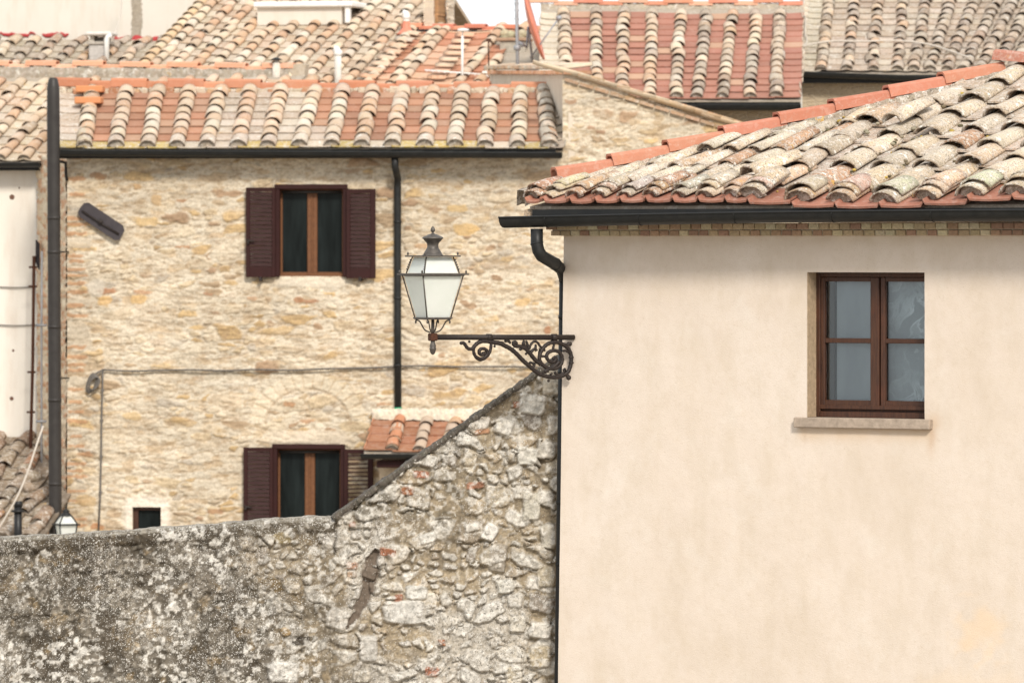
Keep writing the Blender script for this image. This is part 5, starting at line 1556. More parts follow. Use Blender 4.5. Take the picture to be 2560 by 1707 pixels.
for i in range(12):   # flat course under the verge tiles
    p = ap + dsl * ((i + .1) / 12); q_ = ap + dsl * ((i + 1.0) / 12)
    P = [p + Nv * -.03, q_ + Nv * -.03, q_ + Nv * .005, p + Nv * .005]
    P2 = [(v.x, -.10, v.z) for v in P] + [(v.x, .1, v.z) for v in P]
    mb.add(P2, [(0, 1, 2, 3), (7, 6, 5, 4), (0, 4, 5, 1), (1, 5, 6, 2), (2, 6, 7, 3), (3, 7, 4, 0)], jitc((.45, .24, .14), .15), .4, smooth=False)
    p = p + Nv * -.14; q_ = q_ + Nv * -.14
    P = [p + Nv * -.02, q_ + Nv * -.02, q_ + Nv * .02, p + Nv * .02]
    P2 = [(v.x, -.055, v.z) for v in P] + [(v.x, .1, v.z) for v in P]
    mb.add(P2, [(0, 1, 2, 3), (7, 6, 5, 4), (0, 4, 5, 1), (1, 5, 6, 2), (2, 6, 7, 3), (3, 7, 4, 0)], jitc((.38, .24, .15), .15), .4, smooth=False)
# small tiles on the flank
fv = fb - fa
for i in range(34):
    p = Vector((fa.x + fv.x * i / 34, fa.y + fv.y * i / 34, ztf + (ztb - ztf) * i / 34 + .015))
    coppo(mb, p + Vector((-.10, -.02, 0)), Vector((0, 1, 0)), Vector((1, 0, .12)).normalized(), Vector((-.12, 0, 1)).normalized(), .42, .07, .06, .014, jitc(RNG.choice(CREAM), .12), .4)
    mb.box((p.x - .06, p.y - .08, p.z - .06), (p.x + .3, p.y + .12, p.z - .012), jitc((.42, .22, .13), .15), .3)
mb.build("roof", M['tile'], gh)

# ================================================================ CREAM NEIGHBOUR (left edge)
N_ = Fr(104, 81.75, 12)
nh = empty("cream_house", N_, label="cream plastered neighbour at the left edge with pitted wall and pale curved tiles", cat="house")
xw0 = -6.0
mb = MB(); ztn = N_.loc(50, 418).z
mb.box((xw0, 0, 0), (-.02, .35, ztn)); mb.box((xw0, 5.2, 0), (6.0, 5.5, ztn)); mb.box((xw0, .35, 0), (xw0 + .3, 5.2, ztn))
wn_ = mb.build("wall", M['plaster_white'], nh)
mb = MB()
for (a, b, r) in ((30, 493, .036), (29, 996, .028), (33, 876, .018), (48, 470, .012)):
    mb = MB(); p = N_.loc(a, b, -.001); mb.lathe(p, [(.001, 0), (r * .7, .002), (r, 0), (r * 1.1, -.002)], 9, (.16, .09, .065), axis=(0, -1, 0))
    mb.build("bullet_hole", M['brick'], wn_)
for py_ in (717, 812):
    mb = MB(); mb.tube([N_.loc(-40, py_ - 1, -.02), N_.loc(40, py_ + 2, -.03), N_.loc(98, py_, -.02)], .008, 6)
    mb.build("wall_wire", M['cable'], wn_)
mb = MB()   # bare render at the foot, above the lean-to
mb.box((xw0, -.03, 0), (-.06, 0, N_.loc(40, 1105).z), jit=.0); mb.build("bare_render", M['plaster_old'], wn_)
ye = -.30; tp = .34; ze = N_.loc(50, 404, ye).z
T = N_.slope(300, 184, ye, ze, tp).y - ye
print("neighbour T", T)
x_lo, x_hi = N_.slope(-140, 404, ye, ze, tp).x - 1.2, N_.slope(730, 184, ye, ze, tp).x
cols = []
x = N_.loc(60, 404, ye).x
while x > x_lo: x -= .345
while x < x_hi + .2:
    x += .345; cols.append((x, x + RNG.uniform(-.02, .02), .094))
xe = N_.loc(112, 404, ye).x
def insN(x, t): return ((x < xe + .02) or t > 2.75) and t < T - .46
mb = MB()
tile_roof(mb, cols, ye, ze, tp, T, e=.34, L=.42, inside=insN, cc=lambda i, j: (jitc(RNG.choice(CREAM), .12), .45), pc=lambda i, j: (jitc(RNG.choice([(.56, .46, .33), (.52, .38, .26), (.50, .42, .32)]), .12), .7), seed=51, dish=.03, jit=1.2, seg=7)
slab(mb, [(x_lo - .2, .03), (xe + .05, .03), (xe + .05, 2.7), (x_lo - .2, 2.7)], ye, ze, tp)
slab(mb, [(x_lo - .2, 2.7), (x_hi + .2, 2.7), (x_hi + .2, T), (x_lo - .2, T)], ye, ze, tp)
zr_ = ze + T * tp
P = [(x_lo - .2, ye + T, zr_ - .02), (x_hi + .2, ye + T, zr_ - .02), (x_hi + .2, ye + T + 3.2, zr_ - 1.1), (x_lo - .2, ye + T + 3.2, zr_ - 1.1)]
mb.add(P + [(a, b, c - .07) for a, b, c in P], [(0, 1, 2, 3), (7, 6, 5, 4), (0, 4, 5, 1), (1, 5, 6, 2), (2, 6, 7, 3), (3, 7, 4, 0)], (.45, .33, .22), .6, smooth=False)
pa_, pb_ = N_.loc(-40, 160, ye + T), N_.loc(728, 168, ye + T)
bumpy_strip(mb, pa_ + Vector((-.1, 0, -.16)), pb_ + Vector((0, 0, -.16)), .15, -.08, .13, (.28, .24, .19), 120, .6, .015)
mb.box((pb_.x - .02, ye + T - .1, zr_ - .1), (pb_.x + .22, ye + T + .1, zr_ + .12), (.45, .38, .29), .5, jit=.02, bev=.02)
rn = mb.build("roof", M['tile'], nh)
cap_row(rn, (pa_ + Vector((0, 0, -.01)), pb_ + Vector((0, 0, -.01))), 13, .10, .05, zig=.024, over=.05, wx=.12, pal=[(.62, .32, .20), (.66, .38, .26), (.60, .29, .18)])
mb = MB(); mb.box((xw0, ye + .07, ze - .12), (xe - .02, ye + .09, ze - .002)); mb.build("fascia", M['metal_dark'], nh)
gutter(nh, (xw0, ye - .05, N_.loc(0, 408, ye).z), (xe - .05, ye - .05, N_.loc(100, 408, ye).z), .06, 'metal_dark', lip=.008)
mb = MB(); p = N_.loc(691, 215, ye + T - .12)
pz = N_.loc(691, 150, ye + T - .12).z
mb.lathe((p.x, p.y, 0), [(.06, p.z - .2), (.06, pz - .10), (.052, pz - .09), (.052, pz - .05), (.03, pz - .04), (.03, pz)], 12, (.66, .60, .52))
mb.build("vent_pot", M['mortar'], rn)
mb = MB(); mb.lathe((p.x, p.y, 0), [(.03, pz), (.09, pz - .005), (.03, pz + .03), (.002, pz + .035)], 12)
mb.build("vent_hat", M['metal_dark'], rn)
mb = MB(); mb.tube([N_.loc(722, 170, ye + T), N_.loc(724, 195, ye + T - .1), N_.loc(716, 224, ye + T - .3)], [.03, .045, .04], 8, (.66, .56, .42)); mb.build("mortar_lump", M['mortar'], rn)

# ================================================================ LOW OLD ROOF with chimney (behind the neighbour)
D_ = Fr(200, 97, 10)
dh = empty("old_tiled_house", D_, label="low weathered roof with a square capped chimney in front of the tall grey wall", cat="house")
ye = -.3; tp = .30; ze = D_.loc(200, 225, ye).z; T = D_.slope(200, 112, ye, ze, tp).y - ye
x_lo, x_hi = D_.loc(-130, 225, ye).x, D_.loc(470, 225, ye).x
cols = []; x = x_lo
while x < x_hi: cols.append((x, x, .10)); x += .36
mb = MB()
tile_roof(mb, cols, ye, ze, tp, T, e=.36, L=.45, cc=lambda i, j: (jitc(RNG.choice(GREYT + CREAM[:3]), .15), .85), pc=lambda i, j: (jitc((.40, .34, .26), .15), .8), seed=61, dish=.03, jit=1.8, seg=7)
slab(mb, [(x_lo, .03), (x_hi, .03), (x_hi, T), (x_lo, T)], ye, ze, tp)
rd = mb.build("roof", M['tile_dark'], dh)
mb = MB(); zb = D_.loc(200, 232).z; mb.box((x_lo, 0, 0), (x_hi, .4, zb)); mb.box((x_lo, .4, 0), (x_lo + .3, T, zb)); mb.box((x_hi - .3, .4, 0), (x_hi, T, zb)); mb.build("wall", M['plaster_old'], dh)
yc = 1.35
def dl(px_, py_, y=yc): return D_.loc(px_, py_, y)
mb = MB(); a, b = dl(222, 170), dl(262, 112); mb.box((a.x, yc, a.z - .3), (b.x, yc + .3, b.z), (.46, .43, .40), .2, bev=.01)
a, b = dl(217, 112), dl(272, 104); mb.box((a.x, yc - .03, a.z), (b.x, yc + .34, b.z), (.42, .38, .33), .3, bev=.008)
for px_ in (224, 258): a, b = dl(px_, 104), dl(px_ + 10, 90); mb.box((a.x, yc + .03, a.z), (b.x, yc + .27, b.z), (.5, .45, .38), .3)
a, b = dl(230, 104), dl(258, 92); mb.box((a.x, yc + .2, a.z), (b.x, yc + .26, b.z), (.42, .38, .32), .3)
ch = mb.build("chimney", M['concrete'], rd)
mb = MB(); a, b = dl(214, 90), dl(280, 80); mb.box((a.x, yc - .08, a.z), (b.x, yc + .4, b.z), (.62, .58, .53), .1, bev=.02); mb.build("chimney_slab", M['concrete'], rd)
mb = MB(); mb.tube([dl(267, 165, yc - .05), dl(267, 100, yc - .05), dl(270, 92, yc - .05), dl(279, 88, yc - .05)], .042, 12); mb.build("flue_pipe", M['white'], rd)
cb = MB(); cb.tube([dl(283, 98, yc + .1), dl(296, 60, yc + .8), dl(301, 45, yc + 1.4), dl(308, -30, yc + 2.0)], .011, 6)
for i in range(len(cb.v)): cb.v[i] = np.array([D_.world(v) for v in cb.v[i]])
o = cb.build("slack_cable", M['cable_white'], None, loc=D_.world(dl(283, 98, yc + .1))); tag(o, "pale cable rising from the capped chimney across the tall grey wall", "cable")

# tall grey wall behind
E_ = Fr(0, 101, 0)
eh = empty("tall_grey_house", E_, label="tall grey beige rendered wall at the top left with a dark vertical damp streak", cat="house")
mb = MB(); a, b = E_.loc(-60, 0), E_.loc(560, -60)
mb.box((a.x, 0, 0), (b.x, 4, b.z + 1)); we = mb.build("wall", M['plaster_grey'], eh)
nx, nz_ = 60, 60; u = np.linspace(E_.loc(322, 0).x, E_.loc(362, 0).x, nx); zz = np.linspace(E_.loc(0, 100).z, E_.loc(0, -40).z, nz_); U, ZZ = np.meshgrid(u, zz)
pu, pv = px_arrays(E_, U, 0 * U, ZZ); cx = 340 + 3 * np.sin(pv / 30); k_ = np.abs(pu - cx) / (13 + 5 * (fbm(pv / 20, pv * 0, 3, 3) - .5) + (fbm(pu / 3, pv / 3, 8, 3) - .5) * 9) < 1
kk_ = k_[:-1, :-1] & k_[1:, 1:]
grid_mesh("damp_streak", U, 0 * U - .006, ZZ, lerp(np.array([.30, .25, .19]), np.array([.40, .35, .29]), fbm(U * 9, ZZ * 5, 6, 4)[..., None]), 0 * U, kk_, M['concrete'], we)
def red_strip(p0, p1, yt, yb, seed):
    n = 40; P = []; mb = MB()
    for i in range(n + 1):
        px_ = p0 + (p1 - p0) * i / n; e_ = math.sin(math.pi * i / n) ** .35
        t0 = yt + (n1(i * .35, seed) - .5) * 9; h = (yb - yt) * e_
        q = E_.loc(px_, t0, -.02); q2 = E_.loc(px_, t0 + h, -.02)
        P += [q, q2, q + Vector((0, .018, 0)), q2 + Vector((0, .018, 0))]
    F = []
    for i in range(n):
        a_ = i * 4; F += [(a_, a_ + 1, a_ + 5, a_ + 4), (a_ + 2, a_ + 6, a_ + 7, a_ + 3), (a_, a_ + 4, a_ + 6, a_ + 2), (a_ + 1, a_ + 3, a_ + 7, a_ + 5)]
    mb.add(P, F); mb.build("red_coating", M['red_coat'], we)
red_strip(-5, 90, 83, 92, 2); red_strip(105, 172, 82, 94, 5); red_strip(180, 212, 108, 118, 7); red_strip(280, 396, 92, 118, 9)


# ================================================================ WIDE BACK HOUSE (centre)
F_ = Fr(365, 93, 13)
fh = empty("wide_tiled_house", F_, label="wide house in the back centre whose pale tile roof carries a white box dormer", cat="house")
ye = -.3; tp = .33; ze = F_.loc(500, 238, ye).z
T1 = F_.slope(700, 3, ye, ze, tp).y - ye; T2 = F_.slope(1200, 76, ye, ze, tp).y - ye
print("F", T1, T2)
x_v = F_.slope(366, 160, ye, ze, tp)
tv = F_.slope(500, 14, ye, ze, tp)
lean = 0.0
cols = []
x = F_.slope(380, 170, ye, ze, tp).x
xend = F_.slope(968, 215, ye, ze, tp).x
while x < xend - .1: cols.append((x, x + .05, .095)); x += .335
xa = F_.slope(978, 215, ye, ze, tp).x; red0 = len(cols) - 1
for p in (978, 1001, 1143, 1198, 1262, 1320, 1385):
    v = F_.slope(p, 215, ye, ze, tp); cols.append((v.x, v.x + .05, .095))
# two more only near the ridge of the left part are covered by the same columns
def insF(x, t):
    q = F_.proj((x, ye + t, ze + t * tp))
    if t > T2 and q[0] > 1058 + (70 - q[1]) * .15: return False
    if q[0] > 1238 and q[1] > 90: return False
    return True
def ccF(i, j):
    return jitc(RNG.choice(CREAM + [(.66, .52, .38)]), .1), .32
def pcF(i, j):
    if i >= red0:
        if i in (red0, red0 + 2) and RNG.random() < .55: return jitc((.58, .36, .24), .12), .2
        return jitc((.47, .21, .125), .1), .12
    return jitc(RNG.choice([(.52, .42, .31), (.48, .36, .26), (.54, .45, .35)]), .12), .5
mb = MB()
tile_roof(mb, cols, ye, ze, tp, T1, e=.335, L=.42, inside=insF, cc=ccF, pc=pcF, seed=71, dish=.022, jit=1.3, seg=7)
# flat pale tiles leaning in the red channels
for (a, b, c, d) in ((1212, 20, 0, 0),):
    pass
for k_ in range(8):
    for (xa_, ya_, xb2, yb2, w_) in ((925, 200, 1030, 92, 44), (1095, 205, 1165, 100, 46)):
        f_ = k_ / 7; p0 = F_.slope(xa_ + (xb2 - xa_) * f_ - w_ / 2, ya_ + (yb2 - ya_) * f_, ye, ze, tp); p1 = F_.slope(xa_ + (xb2 - xa_) * f_ + w_ / 2, ya_ + (yb2 - ya_) * f_ + (6 if xa_ < 1000 else 1), ye, ze, tp)
        d_ = (p1 - p0).normalized(); n_ = Vector((0, -tp, 1)).normalized(); s_ = d_.cross(n_)
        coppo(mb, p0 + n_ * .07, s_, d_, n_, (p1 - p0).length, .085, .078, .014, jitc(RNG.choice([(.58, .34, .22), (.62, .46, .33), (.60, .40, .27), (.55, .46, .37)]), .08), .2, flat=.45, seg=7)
xl_, xr2 = cols[0][0] - .12, cols[-1][0]
xm_ = F_.slope(1085, 76, ye, ze, tp).x
slab(mb, [(xl_, .03), (xr2, .03), (xr2, T2), (xm_, T2), (xm_ - .05, T1), (xl_, T1)], ye, ze, tp)
# row of edge tiles on the left verge
for j in range(int(T1 / .3)):
    t_ = j * .3; p = Vector((xl_ - .02, ye + t_, ze + t_ * tp + .06)); coppo(mb, p, Vector((1, 0, 0)), Vector((.02, 1, tp - .07)).normalized(), Vector((0, -tp, 1)).normalized(), .38, .10, .08, .015, jitc(RNG.choice([(.64, .50, .34), (.60, .42, .25)]), .1), .4)
zr1, zr2 = ze + T1 * tp, ze + T2 * tp
P = [(xl_, ye + T1, zr1), (xm_ - .05, ye + T1, zr1), (xm_ - .05, ye + T1 + 4, zr1 - 1.3), (xl_, ye + T1 + 4, zr1 - 1.3)]
mb.add(P + [(a, b, c - .07) for a, b, c in P], [(0, 1, 2, 3), (7, 6, 5, 4), (0, 4, 5, 1), (1, 5, 6, 2), (2, 6, 7, 3), (3, 7, 4, 0)], (.45, .33, .22), .6, smooth=False)
rf = mb.build("roof", M['tile'], fh)
mb = MB()
mb.box((xl_ + .1, 0, 0), (xr2, .4, ze - .03)); mb.box((xl_ + .1, .4, 0), (xl_ + .4, T1 - .3, ze - .05)); mb.box((xl_ + .1, ye + T1 - .1, 0), (xm_ - .1, ye + T1 + .1, zr1 - .1)); mb.box((xm_, ye + T2 + .05, 0), (xr2, ye + T2 + .3, zr2 - .1))
mb.build("wall", M['plaster_old'], fh)
# brick gable end where the higher part stops
mb = MB()
gz0, gz1 = F_.loc(1090, 66, ye + T2 + .1).z, F_.loc(1090, -30, ye + T2 + .1).z
gx0, gx1 = F_.loc(1058, 30, ye + T2 + .1).x, F_.loc(1093, 30, ye + T2 + .1).x
n = 18
for i in range(n):
    za, zb = gz0 + (gz1 - gz0) * i / n, gz0 + (gz1 - gz0) * (i + 1) / n - .006
    mb.box((gx0 + RNG.uniform(0, .02), ye + T2 + .05, za), (gx1 - .05 + RNG.uniform(0, .015), ye + T2 + .6, zb), jitc((.72, .62, .49), .08), .2, bev=.006)
    mb.box((gx1 - .045, ye + T2 + .1, za), (gx1 + RNG.uniform(0, .03), ye + T2 + .62, zb), jitc((.46, .27, .14), .15), .3, bev=.006)
gx2 = F_.loc(1118, 30, ye + T2 + .5).x
for i in range(9):
    za = gz0 + (gz1 - gz0) * i / 9; mb.box((gx1 + .07, ye + T2 + .5, za), (gx2 + RNG.uniform(-.03, .02), ye + T2 + .9, za + (gz1 - gz0) / 9.3), jitc((.64, .54, .42), .12), .3, jit=.02, bev=.01)
mb.build("gable_end", M['brick'], rf)
qa, qb = F_.loc(1012, 68, ye + T2), F_.loc(1330, 71, ye + T2)
cap_row(rf, (qa, qb), 8, .10, .045, zig=.018, over=.04, wx=.06, pal=[(.56, .20, .12), (.60, .25, .15), (.52, .17, .11)])
mb = MB(); a = F_.loc(1030, 82, ye + T2 - .16); b = F_.loc(1325, 88, ye + T2 - .16)
for i in range(9):
    p, q = a.lerp(b, i / 9), a.lerp(b, (i + .96) / 9)
    mb.box((p.x, p.y - .02 + RNG.uniform(-.01, .01), p.z - .05), (q.x, p.y + .04, p.z + .05), jit=.008)
mb.build("ridge_membrane", M['black'], rf)
# white box dormer
yd = 3.2
a, b = F_.loc(643, 48, yd), F_.loc(876, 18, yd)
mb = MB(); mb.box((a.x, yd, a.z - .1), (b.x - .14, yd + 1.2, b.z), jit=0); 
db = mb.build("dormer", M['plaster_grey'], rf)
mb = MB(); mb.box((a.x - .04, yd - .10, b.z), (b.x + .05, yd + 1.4, b.z + .09), bev=.02); mb.box((b.x - .08, yd - .05, a.z - .08), (b.x + .0, yd + .06, b.z), bev=.01); mb.build("dormer_lid", M['white'], rf)
def roof_pipe(px_, top, bot, r, mat, base=None, hood=True, tt=None):
    v = F_.slope(px_, bot, ye, ze, tp); zt_ = F_.loc(px_, top, v.y).z
    m = MB(); m.tube([(v.x, v.y, v.z - .15), (v.x, v.y, zt_ - r * .6), (v.x - r * .3, v.y, zt_), (v.x - r * 1.1, v.y - .02, zt_ + r * .25)] if hood else [(v.x, v.y, v.z - .15), (v.x, v.y, zt_)], r, 12)
    if hood: m.lathe((v.x, v.y, 0), [(r * 1.15, zt_ - .09), (r * 1.2, zt_ - .05), (r * 1.15, zt_ - .01)], 12)
    o = m.build("vent_pipe", M[mat], rf)
    if base:
        m = MB(); m.lathe((v.x, v.y, 0), [(r * 3.4, v.z + .03), (r * 2.4, v.z + .07), (r * 1.2, v.z + .14), (r * 1.05, v.z + .24)], 14); m.build("pipe_collar", M[base], rf)
roof_pipe(845, 125, 214, .055, 'white')
roof_pipe(1016, 34, 92, .05, 'white', base='red_metal')
# concrete chimney
yc = T2 - .55 + ye; 
mb = MB(); a, b = F_.loc(1249, 172, yc - .6), F_.loc(1312, 103, yc - .6); mb.box((a.x, yc - .6, a.z - .6), (b.x, yc - .2, b.z), (.40, .36, .30), .4, bev=.012)
mb.box((a.x - .05, yc - .64, b.z), (b.x + .03, yc - .15, b.z + .05), (.38, .25, .17), .5, bev=.01)
mb.build("chimney", M['concrete'], rf)
mb = MB()
for i in range(9):
    u_ = RNG.random(); mb.lathe((a.x + u_ * (b.x - a.x), yc - .4, b.z + .09 + RNG.uniform(-.02, .04)), [(.002, -.07), (.06, -.05), (.085, 0), (.05, .05), (.002, .065)], 8, jitc((.40, .35, .24), .2), .5)
mb.build("chimney_rubble", M['concrete'], rf)

# ================================================================ RED PAN HOUSE
G_ = Fr(1340, 87, 0)
rh = empty("red_pan_house", G_, label="house right of the orange dish, red flat tiles between pale cover tile rows", cat="house")
ye = -.3; tp = .30; ze = G_.loc(1850, 249, ye).z; T = G_.slope(1600, 17, ye, ze, tp).y - ye
gap_b = [1412, 1490, 1556, 1625, 1690, 1743, 1806, 1874, 1940]
gap_t = [1412, 1490, 1559, 1631, 1702, 1770, 1833, 1893, 1950]
cols = [(G_.loc(a, 249, ye).x, G_.slope(b, 17, ye, ze, tp).x, .100) for a, b in zip(gap_b, gap_t)]
mb = MB()
g0 = (G_.loc(1345, 249, ye).x, G_.slope(1352, 17, ye, ze, tp).x, .01); g1 = (G_.loc(2003, 249, ye).x, G_.slope(2010, 17, ye, ze, tp).x, .01)
def insG(x, t):
    q = G_.proj((x, ye + t, ze + t * tp)); return q[1] < 175 + (q[0] - 1340) * .35 and t < T - .46
def ccG(i, j): return jitc(RNG.choice(CREAM[:5] + GREYT[2:3] if i < 5 else CREAM[:3] + GREYT), .14), .55
def pcG(i, j): return jitc((.36, .165, .12) if RNG.random() > .12 else (.47, .29, .2), .10), .10
tile_roof(mb, cols, ye, ze, tp, T, e=.335, L=.42, inside=insG, cc=ccG, pc=pcG, seed=81, dish=.006, lip=.008, jit=1.1, seg=8)
tile_roof(mb, [g0, cols[0]], ye, ze, tp, T, e=.335, inside=insG, cc=lambda i, j: ((.5, .4, .3), .5), pc=lambda i, j: (jitc((.56, .49, .38), .1), .8), seed=82, seg=4, plug=False, dish=.02)
tile_roof(mb, [cols[-1], g1], ye, ze, tp, T, e=.335, inside=insG, cc=lambda i, j: ((.5, .4, .3), .5), pc=pcG, seed=83, seg=4, plug=False, dish=.006)
slab(mb, [(g0[0], .03), (g1[0], .03), (g1[1], T), (g0[1], T)], ye, ze, tp)
zr_ = ze + T * tp
bumpy_strip(mb, (g0[1], ye + T + .02, zr_ - .05), (g1[1], ye + T + .02, zr_ - .05), .13, -.05, .10, (.38, .33, .26), 90, .6, .018)
P = [(g0[1], ye + T, zr_ - .02), (g1[1], ye + T, zr_ - .02), (g1[1], ye + T + 3, zr_ - .9), (g0[1], ye + T + 3, zr_ - .9)]
mb.add(P + [(a, b, c - .07) for a, b, c in P], [(0, 1, 2, 3), (7, 6, 5, 4), (0, 4, 5, 1), (1, 5, 6, 2), (2, 6, 7, 3), (3, 7, 4, 0)], (.45, .33, .22), .6, smooth=False)
rg = mb.build("roof", M['tile'], rh)
qa, qb = G_.loc(1330, 6, ye + T), G_.loc(2005, 7, ye + T)
cap_row(rg, (qa, qb), 12, .105, .045, zig=.018, over=.05, wx=.08, pal=[(.56, .24, .15), (.60, .34, .23), (.54, .21, .14)])
mb = MB(); zw = ze - .06
mb.box((g0[0] + .05, 0, 0), (g1[0] - .02, .4, zw), (.55, .45, .32)); mb.box((g0[0] + .05, .4, 0), (g0[0] + .35, ye + T, zw + .1)); mb.box((g1[0] - .32, .4, 0), (g1[0] - .02, ye + T, zw))
mb.build("wall", M['rubble'], rh)
mb = MB(); mb.box((g0[0], ye + .07, ze - .16), (g1[0] - .01, ye + .09, ze - .002)); mb.build("fascia", M['metal_dark'], rh)
gutter(rh, (G_.loc(1740, 262, ye).x, ye - .06, G_.loc(1740, 262, ye - .06).z), (g1[0] - .01, ye - .06, G_.loc(2000, 262, ye - .06).z), .085, 'metal_dark', lip=.009)

# ================================================================ GREY TILE HOUSE (top right)
K_ = Fr(1998, 89.5, 0)
kh = empty("grey_tile_house", K_, label="house at the top right with densely laid grey brown roof tiles", cat="house")
ye = -.3; tp = .30; ze = K_.loc(2200, 181, ye).z; T = K_.slope(2200, -45, ye, ze, tp).y - ye
bx = [2053, 2119, 2180, 2243]; tx_ = [2078, 2142, 2200, 2262]
cols = [(K_.loc(a, 181, ye).x, K_.slope(b, -45, ye, ze, tp).x, .088) for a, b in zip(bx, tx_)]
xs_k = cols[-1][0]
k_ = 1
while True:
    a = 2243 + 41 * k_
    if a > 2760: break
    t_ = 2262 + 41 * k_ + min(95, 24 * k_)
    cols.append((K_.loc(a, 181, ye).x, K_.slope(t_, -45, ye, ze, tp).x, .098)); k_ += 1
# further columns fill the fan between the straight and the leaning rows
mb = MB()
g0 = (K_.loc(2003, 181, ye).x, K_.slope(2022, -45, ye, ze, tp).x, .01)
def ccK(i, j): return jitc(RNG.choice(GREYT + [(.44, .37, .30), (.47, .36, .27)] if i > 3 else CREAM[:3] + GREYT + [(.5, .43, .35)]), .14), .75
tile_roof(mb, cols, ye, ze, tp, T, e=.325, L=.41, cc=ccK, pc=lambda i, j: (jitc(RNG.choice([(.46, .37, .29), (.40, .31, .24), (.50, .42, .34)]), .14), .8), seed=91, dish=.02, jit=1.5, seg=7)
tile_roof(mb, [g0, cols[0]], ye, ze, tp, T, e=.325, cc=lambda i, j: ((.5, .4, .3), .5), pc=lambda i, j: (jitc((.52, .46, .36), .1), .8), seed=92, seg=4, plug=False, dish=.02)
slab(mb, [(g0[0], .03), (cols[-1][0], .03), (cols[-1][1], T), (g0[1], T)], ye, ze, tp)
zr_ = ze + T * tp
P = [(g0[1], ye + T, zr_ - .02), (cols[-1][1], ye + T, zr_ - .02), (cols[-1][1], ye + T + 3, zr_ - .9), (g0[1], ye + T + 3, zr_ - .9)]
mb.add(P + [(a, b, c - .07) for a, b, c in P], [(0, 1, 2, 3), (7, 6, 5, 4), (0, 4, 5, 1), (1, 5, 6, 2), (2, 6, 7, 3), (3, 7, 4, 0)], (.45, .33, .22), .6, smooth=False)
for i in range(int(T / .3)):      # mortar rope along the left verge
    t_ = i * .3; mb.lathe((g0[0] + (g0[1] - g0[0]) * t_ / T - .03, ye + t_, ze + t_ * tp + .04), [(.002, -.06), (.07, -.03), (.08, .0), (.06, .05), (.002, .07)], 8, jitc((.60, .53, .43), .1), .6)
mb.build("roof", M['tile_dark'], kh)
mb = MB(); zw = ze - .06
mb.box((g0[0] + .02, 0, 0), (cols[-1][0], .4, zw)); mb.box((g0[0] + .02, .4, 0), (g0[0] + .3, ye + T, zw))
mb.build("wall", M['rubble'], kh)
mb = MB(); mb.tube([K_.loc(2001, 192, -.03), K_.loc(2003, 290, -.03)], .022, 8); mb.build("wall_pipe", M['white'], kh)
mb = MB(); mb.box((g0[0], ye + .07, ze - .16), (cols[-1][0], ye + .09, ze - .002)); mb.build("fascia", M['metal_dark'], kh)
gutter(kh, (K_.loc(1984, 181, ye - .06).x, ye - .06, K_.loc(1984, 180, ye - .06).z), (cols[-1][0], ye - .06, K_.loc(2367, 190, ye - .06).z - .10), .075, 'metal_dark', lip=.009)
mb = MB()
pts = [(330, 0), (340, 60), (310, 210), (350, 240), (330, 400), (370, 470), (290, 520), (420, 480), (600, 455), (850, 465), (1200, 450), (1500, 490), (1700, 560), (1840, 610)]
P = [K_.slope(1920 + a / 3.672, b / 3.672, ye, ze, tp) + Vector((0, -.02, .13)) for a, b in pts]
P = [Vector(K_.world(v)) for v in smooth(P)]
mb.tube(P, .013, 6)
o = mb.build("roof_cable", M['cable_white'], None, loc=P[0]); tag(o, "pale loose cable lying along the verge and eave of the grey tiles", "cable")

# ================================================================ OLD LEAN-TO ROOF (lower left)
O_ = Fr(60, 78.7, 14)
oh = empty("lean_to", O_, label="old lean-to roof with mossy dark tiles at the lower left behind the garden wall", cat="shed")
ye = 0; tp = .42; ze = O_.loc(50, 1352, ye).z; T = O_.slope(40, 1105, ye, ze, tp).y
cols = []; x = O_.loc(-190, 1352, 0).x
while x < O_.loc(118, 1352, 0).x: cols.append((x, x + .05, .105)); x += .36
mb = MB()
def insO(x, t):
    q = O_.proj((x, ye + t, ze + t * tp)); return q[0] < 92 + (q[1] > 1240) * 12
tile_roof(mb, cols, ye, ze, tp, T, e=.34, L=.43, inside=insO, cc=lambda i, j: (jitc(RNG.choice([(.24, .16, .11), (.28, .22, .16), (.20, .16, .12), (.32, .17, .10)]), .15), .8), pc=lambda i, j: (jitc((.22, .17, .12), .15), .8), seed=95, dish=.03, jit=2.2, seg=7)
slab(mb, [(cols[0][0], .03), (O_.loc(100, 1352, 0).x, .03), (O_.loc(88, 1352, 0).x, T), (cols[0][1], T)], ye, ze, tp, col=(.16, .13, .10))
for i in range(26):
    px_ = RNG.uniform(62, 108); py_ = RNG.uniform(1130, 1345)
    if px_ > 80 + (py_ - 1130) * .14: continue
    v = O_.slope(px_, py_, ye, ze, tp); r = RNG.uniform(.05, .11)
    mb.lathe(v + Vector((0, 0, .05)), [(.002, -r), (r, -r * .5), (r * 1.1, 0), (r * .7, r * .6), (.002, r * .75)], 7, jitc((.24, .19, .14), .2), .8)
mb.build("roof", M['tile_dark'], oh)
mb = MB(); mb.box((cols[0][0], .1, 0), (O_.loc(96, 1352, .1).x, .4, ze - .08)); mb.build("wall", M['rubble'], oh)
